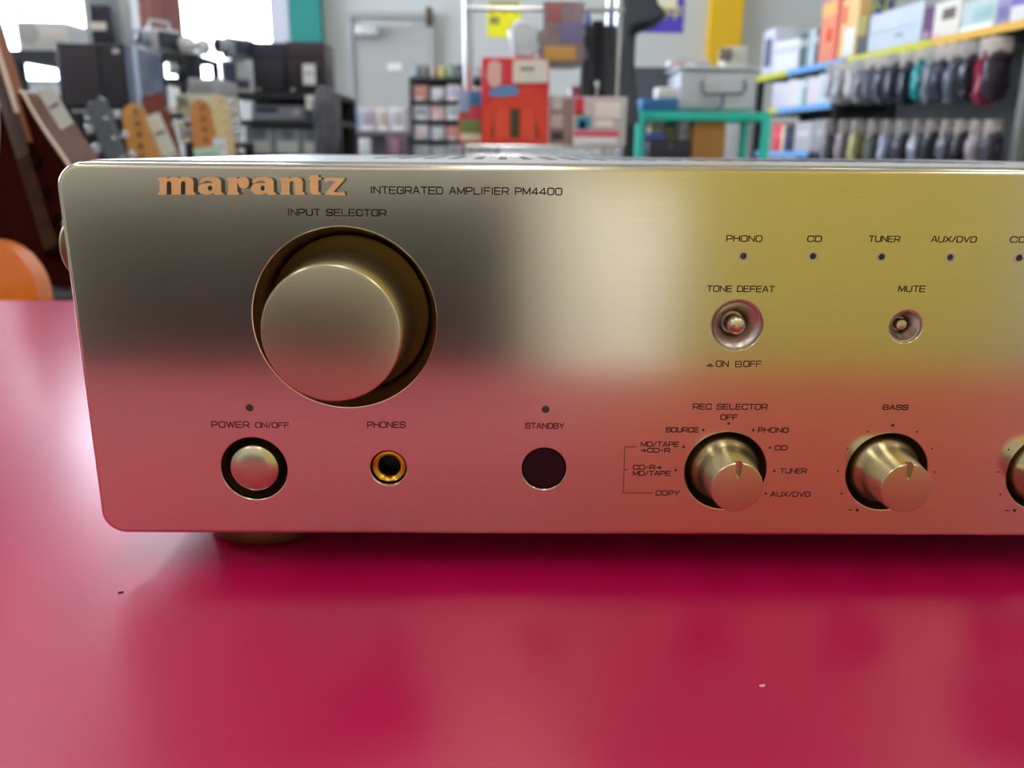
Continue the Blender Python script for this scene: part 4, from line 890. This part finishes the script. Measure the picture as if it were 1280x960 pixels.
# bags of cable hanging on pegs
pal = [((200, 202, 216), 'silver'), ((190, 194, 206), 'pale grey'), ((206, 204, 200), 'cream'), ((150, 150, 160), 'grey'), ((120, 122, 140), 'slate'), ((96, 98, 112), 'dark grey'), ((70, 72, 88), 'charcoal'), ((44, 46, 62), 'black'),
       ((30, 150, 160), 'turquoise'), ((120, 126, 136), 'grey'), ((70, 74, 96), 'blue black'), ((100, 106, 120), 'slate'), ((50, 52, 66), 'black'), ((150, 40, 70), 'red'), ((60, 50, 66), 'dark purple')]
def hanging(i, n, u, vtop, vbot, c, cn, row):
    rnd = random.Random(100*n+i)
    s_ = s_of(u, vtop); off = .035
    px_, py_ = A0.x+dv.x*s_+dv.y*off*-1, A0.y+dv.y*s_+dv.x*off
    y = A0.y+s_*dv.y; z1 = W(u, vtop, y).z; z0 = W(u, vbot, y).z
    r = thing('cable_pack', '%s cable pack, %s peg row of the long shelf, %s from far end' % (cn, row, ORD[i]), 'cable pack', (px_, py_, z0), ang-math.pi/2+(.15 if row == 'upper' else .4), 'cable packs in the %s peg row' % row)
    h = z1-z0; wd = (.12 if row == 'upper' else .10)*(.8+.4*rnd.random()); z0 += rnd.uniform(-.012, .02); hh = h*(.3 if row == 'upper' else .4)
    MB().box(-wd*.5, -.0015, h-hh, wd*.5, .0015, h, .0006).build('header_card', colmat((246, 240, 240) if row == 'lower' or i % 3 else (214, 218, 228), .5), r)
    o = bag('plastic_pouch', None, 0, 0, 0, wd, h-hh*.7, .05, mat('pouch_%d_%d_%d' % c, c, .12, alpha=.82, noise=.35, scale=30), 100*n+i, None)
    del_keys = [k for k in ('label', 'category', 'group') if k in o]
    for k in del_keys: del o[k]
    o.parent = r
    q = MB()
    R_ = wd*.3
    for j in range(3):
        q.tube([(R_*math.cos(a*.55)*(1-.08*j), -.024+.006*j, h*.36+h*.22*math.sin(a*.55)) for a in range(13)], .006, 6)
    q.build('cable_coil', colmat(tuple(int(x*.55) for x in c), .45), r)
    MB().tube([(0, .0, h-.012), (.09, 0, h-.012)], .003, 6).build('peg_hook', chrome, r)
up = [1052, 1066, 1080, 1094, 1108, 1122, 1136, 1150, 1168, 1184, 1200, 1216, 1232, 1252, 1264]
for i, u in enumerate(up):
    f_ = (u-1052)/212; hanging(i, 1, u, 80-34*f_, 128+2*f_+(3 if i % 2 else -3), pal[i][0], pal[i][1], 'upper')
pal2 = [((130, 134, 146), 'grey'), ((160, 150, 160), 'pale lilac'), ((190, 184, 130), 'yellowish'), ((110, 116, 110), 'olive grey'), ((170, 176, 196), 'silver'), ((80, 80, 88), 'dark grey'), ((150, 154, 170), 'pale blue'), ((60, 62, 74), 'black'), ((110, 112, 130), 'slate'), ((50, 44, 60), 'dark purple'), ((190, 180, 190), 'pinkish'), ((90, 90, 104), 'charcoal')]
for i, (c_, n_) in enumerate(pal2):
    u = 1046+i*19; hanging(i, 2, u, 150, 206, c_, n_, 'lower')
sitem('cardboard_tray', 'orange brown tray behind the cable packs of the upper peg row', 'tray', 1104, 1190, .06, .3305, (190, 96, 60), vv=125, off=.1)
# --- guitars
def chaikin(p, n=2):
    for _ in range(n):
        q = []
        for i in range(len(p)):
            a, b_ = p[i], p[(i+1) % len(p)]
            q += [(a[0]*.75+b_[0]*.25, a[1]*.75+b_[1]*.25), (a[0]*.25+b_[0]*.75, a[1]*.25+b_[1]*.75)]
        p = q
    return p
BODY_S = chaikin([(0, 0), (.11, .0), (.168, .06), (.165, .14), (.125, .20), (.118, .26), (.14, .34), (.125, .40), (.07, .37), (.04, .30), (-.04, .31), (-.06, .38), (-.11, .45), (-.15, .42), (-.145, .33), (-.118, .25), (-.13, .19), (-.168, .13), (-.165, .05), (-.11, 0)])
BODY_H = chaikin([(0, 0), (.12, .0), (.185, .07), (.185, .16), (.135, .25), (.13, .31), (.15, .38), (.12, .435), (.06, .44), (.03, .40), (-.03, .40), (-.07, .44), (-.13, .435), (-.155, .38), (-.13, .31), (-.14, .24), (-.185, .16), (-.185, .07), (-.12, 0)])
_hc = [(.10, .01), (.15, .07), (.155, .15), (.12, .23), (.078, .30), (.048, .36), (.032, .41)]
BODY_H2 = chaikin([(0, 0)]+_hc+[(-x*1.9, z) for x, z in reversed(_hc)])
HEAD_S = [(-.021, 0), (-.03, .02), (-.036, .05), (-.038, .17), (-.03, .19), (-.014, .2), (.004, .195), (.014, .18), (.016, .15), (.026, .1), (.043, .05), (.04, .035), (.024, .01), (.021, 0)]
HEAD_S2 = [(-x, z) for x, z in reversed(HEAD_S)]
HEAD_G = [(-.021, 0), (-.032, .03), (-.038, .16), (-.02, .17), (0, .162), (.02, .17), (.038, .16), (.032, .03), (.021, 0)]
def guitar(label, base, top, rz, body, cb, cn, ch, head, guard=None, sc=1., th=.042, back=False, top_plate=None, binding=None, peg=(200, 200, 205)):
    base = Vector(base); top = Vector(top); ax = (top-base).normalized(); L = (top-base).length; s = L/1.0
    r = thing('electric_guitar', label, 'guitar', base)
    x_ = Vector((math.cos(rz), math.sin(rz), 0)); x_ = (x_-ax*x_.dot(ax)).normalized(); y_ = ax.cross(x_)
    R_ = Matrix((x_, y_, ax)).transposed().to_4x4(); r.rotation_euler = R_.to_euler()
    r.scale = (s*sc, s*sc, s)
    b = MB(); b.prism(body, -th/2, th/2); bmesh.ops.bevel(b.b, geom=[e for e in b.b.edges if len(e.link_faces) == 2 and e.calc_face_angle(0) > 1.2], offset=.007, segments=3, profile=.5, affect='EDGES')
    bo = b.build('body', cb, r, 40)
    if top_plate: MB().prism([(x*.985, z*.985+.003) for x, z in body], -th/2-.0015, -th/2+.004).build('top_plate', top_plate, r, 20)
    if guard: MB().prism([(x*.7-.01, z*.75+.06) for x, z in body], -th/2-.003, -th/2-.0005).build('pickguard', guard, r, 20)
    if binding: MB().box(.021, -th/2-.018, .36, .0275, -th/2-.010, .80, .001).build('neck_binding', binding, r, 0)
    if binding:
        q = MB()
        for yy in (-th/2+.004,):
            q.tube([(x*1.004, yy, z*1.002) for x, z in body]+[(body[0][0]*1.004, yy, body[0][1])], .0035, 6)
        q.build('binding', binding, r)
    MB().box(-.026, -th/2-.012, .30, .026, -th/2+.012, .83, .004).build('neck', cn, r)
    MB().box(-.025, -th/2-.0165, .28, .025, -th/2-.0125, .805, .001).build('fretboard', colmat((52, 34, 30), .5), r)
    MB().prism(head if len(head) < 1 else [(x, z*.95+.80) for x, z in head], -th/2-.010, -th/2+.004).build('headstock', ch, r, 20)
    pgm = mat('tuner_%d_%d_%d' % peg, peg, .25, .8)
    hh = [(x, z*.95+.80) for x, z in head]
    if head is HEAD_G:
        tps = [(sx*.03, .83+.042*k, sx) for k in range(3) for sx in (-1, 1)]
    else:
        sg = -1 if head is HEAD_S else 1
        tps = [(sg*(.022-.0*k), .835+.027*k, sg) for k in range(6)]
    for (x, z, sg) in tps:
        if head is HEAD_S:
            q = MB(); q.lathe([(.005, .0), (.005, .009), (.0035, .011)], Matrix.Translation((x*.2, -th/2-.0105, z)), 16); q.build('tuner', mat('post_grey', (120, 96, 70), .4, .5), r); continue
        q = MB(); q.lathe([(.004, -.006), (.004, .012), (.003, .014)], Matrix.Translation((x, -th/2-.010, z)), 12)
        q.box(x+sg*.01, -th/2-.003, z-.003, x+sg*.026, -th/2+.001, z+.003); q.box(x+sg*.026, -th/2-.008, z-.008, x+sg*.038, -th/2+.004, z+.008, .002)
        q.build('tuner', pgm, r)
    MB().box(-.022, -th/2-.018, .797, .022, -th/2-.012, .802).build('nut', colmat((230, 226, 210), .4), r, 0)
    pm = M_black if not top_plate else mat('dark_pickup', (30, 14, 12), .6)
    for z in (.13, .19, .25): MB().box(-.04, -th/2-.010, z, .04, -th/2-.004, z+.02, .002).build('pickup', pm, r)
    MB().box(-.04, -th/2-.014, .075, .04, -th/2-.004, .1, .002).build('bridge', chrome if not top_plate else pm, r)
    for k in range(3): MB().lathe([(.011, .003), (.010, .014), (.004, .016)], Matrix.Translation((.075+.018*k, -th/2, .12-.035*k)), 20).build('control_knob', colmat((225, 222, 215), .3), r)
    q = MB()
    for k in range(6): q.tube([((k-2.5)*.010, -th/2-.017, .09), ((k-2.5)*.0072, -th/2-.0195, .80)], .0006, 4)
    if top_plate: pm.node_tree.nodes['Principled BSDF'].inputs['Specular IOR Level'].default_value = 0
    q.build('strings', chrome if not top_plate else mat('dull_strings', (120, 90, 70), .5), r, 60)
    return r
maple = mat('maple', (206, 146, 76), .35, noise=.12, scale=12); maple2 = mat('maple_dark', (196, 128, 62), .35, noise=.12, scale=12)
rosew = mat('red_brown_wood', (112, 40, 26), .3, noise=.15, scale=12)
G = 2.35
def topof(u, v, y): p = W(u, v, y); return (p.x, p.y, p.z)
def baseof(u, v, y, dx, dy=-.12): p = W(u, v, y); return (p.x+dx, y+dy, .004)
guitar('electric guitar with a plain maple headstock, standing before the glossy grey blue box', baseof(174, 126, G-.06, .09), topof(174, 126, G-.06), .2, BODY_S, colmat((40, 60, 120), .2), maple, maple, HEAD_S, colmat((235, 235, 230), .3), 1.0)
guitar('electric guitar with a darker maple headstock, standing before the cream deck', baseof(257, 121, G+.1, .04), topof(257, 121, G+.1), .15, BODY_S, colmat((160, 30, 30), .2), maple2, maple2, HEAD_S, colmat((235, 235, 230), .3), .95)
guitar('electric guitar with a red brown neck leaning between the two maple headstocks', baseof(186, 100, G+.33, .32), topof(186, 100, G+.33), .1, BODY_H, rosew, rosew, rosew, HEAD_G, None, .8, peg=(190, 180, 150))
guitar('electric guitar with a cream narrow headstock behind the darker maple one', baseof(268, 116, G+.4, .16), topof(268, 116, G+.4), .2, BODY_S, colmat((230, 226, 210), .3), mat('cream_wood', (214, 196, 150), .4), mat('cream_wood', (214, 196, 150), .4), HEAD_S2, None, .8)
guitar('guitar with a dark grey headstock and chrome tuners in front of the black loudspeaker', baseof(117, 102, G-.2, .36), topof(117, 102, G-.2), -.35, BODY_H, colmat((24, 24, 30), .2), mat('grey_neck', (120, 112, 100), .4), mat('grey_head', (84, 90, 98), .35), HEAD_G, None, .7)
# near left: stand, big dark guitar and the orange one
stm = blk
YN = 1.32
mat('dark_sunburst', (52, 18, 14), .5, noise=.35, scale=7).node_tree.nodes['Principled BSDF'].inputs['Specular IOR Level'].default_value = .0
zst = pz(365, YN, 40)
p0 = W(112, 358, YN)
guitar('dark red brown hollow guitar with pale binding filling the left edge', (p0.x, YN, p0.z), (W(-139, -300, YN).x, YN+.10, W(-139, -300, YN).z), -.6, BODY_H2, mat('rim_brown', (88, 50, 36), .45), mat('neck_brown', (150, 96, 74), .3), mat('dark_head', (40, 18, 16), .2), HEAD_G, None, 1.0, .075, top_plate=MC['dark_sunburst'], binding=colmat((225, 205, 190), .35), peg=(230, 225, 215))
price_tag('long pale paper strip tag tied to the dark red brown guitar', 55, 110, 84, 158, YN-.05, (205, 216, 216), wd=.022)
price_tag('white paper tag leaning beside the plain maple headstock', 190, 143, 212, 193, G-.06, (214, 226, 224), wd=.04)
price_tag('pale green paper tag at the foot of the darker maple headstock', 258, 184, 262, 204, G-.08, (190, 222, 206), wd=.07)
price_tag('white paper tag hanging right of the darker maple headstock', 274, 172, 276, 196, G-.07, (222, 226, 238), wd=.035)
r = thing('guitar_stand', 'black padded guitar stand under the dark red brown guitar', 'stand', (p0.x+.005, YN, 0))
MB().box(-.17, -.06, p0.z-.035, .17, .06, p0.z-.001, .01).build('cradle', blk, r)
for sx in (-.13, .13):
    MB().tube([(sx*.6, 0, p0.z-.035), (sx, -.07, .012)], .012, 10).build('leg', blk, r); MB().tube([(sx*.6, 0, p0.z-.035), (sx, .08, .012)], .012, 10).build('leg', blk, r)
YO = .95
p1 = W(-48, 470, YO)
orange = mat('orange_lacquer', (232, 120, 24), .25, coat=.6)
guitar('orange guitar with a pale pickguard, only its rounded shoulder in view above the table edge', (p1.x, YO, pz(316, YO, 20)-.43), (p1.x-.14, YO+.1, pz(316, YO, 20)-.43+.98), .1, BODY_H, orange, maple, maple, HEAD_G, colmat((190, 192, 196), .3), .95)
zo = pz(316, YO, 20)-.43
r = thing('guitar_stand', 'black guitar stand under the orange guitar', 'stand', (p1.x, YO, 0))
MB().box(-.12, -.06, zo-.035, .12, .06, zo-.001, .01).build('cradle', blk, r)
for sx in (-.13, .13):
    MB().tube([(sx*.6, 0, zo-.035), (sx, -.07, .012)], .012, 10).build('leg', blk, r); MB().tube([(sx*.6, 0, zo-.035), (sx, .08, .012)], .012, 10).build('leg', blk, r)
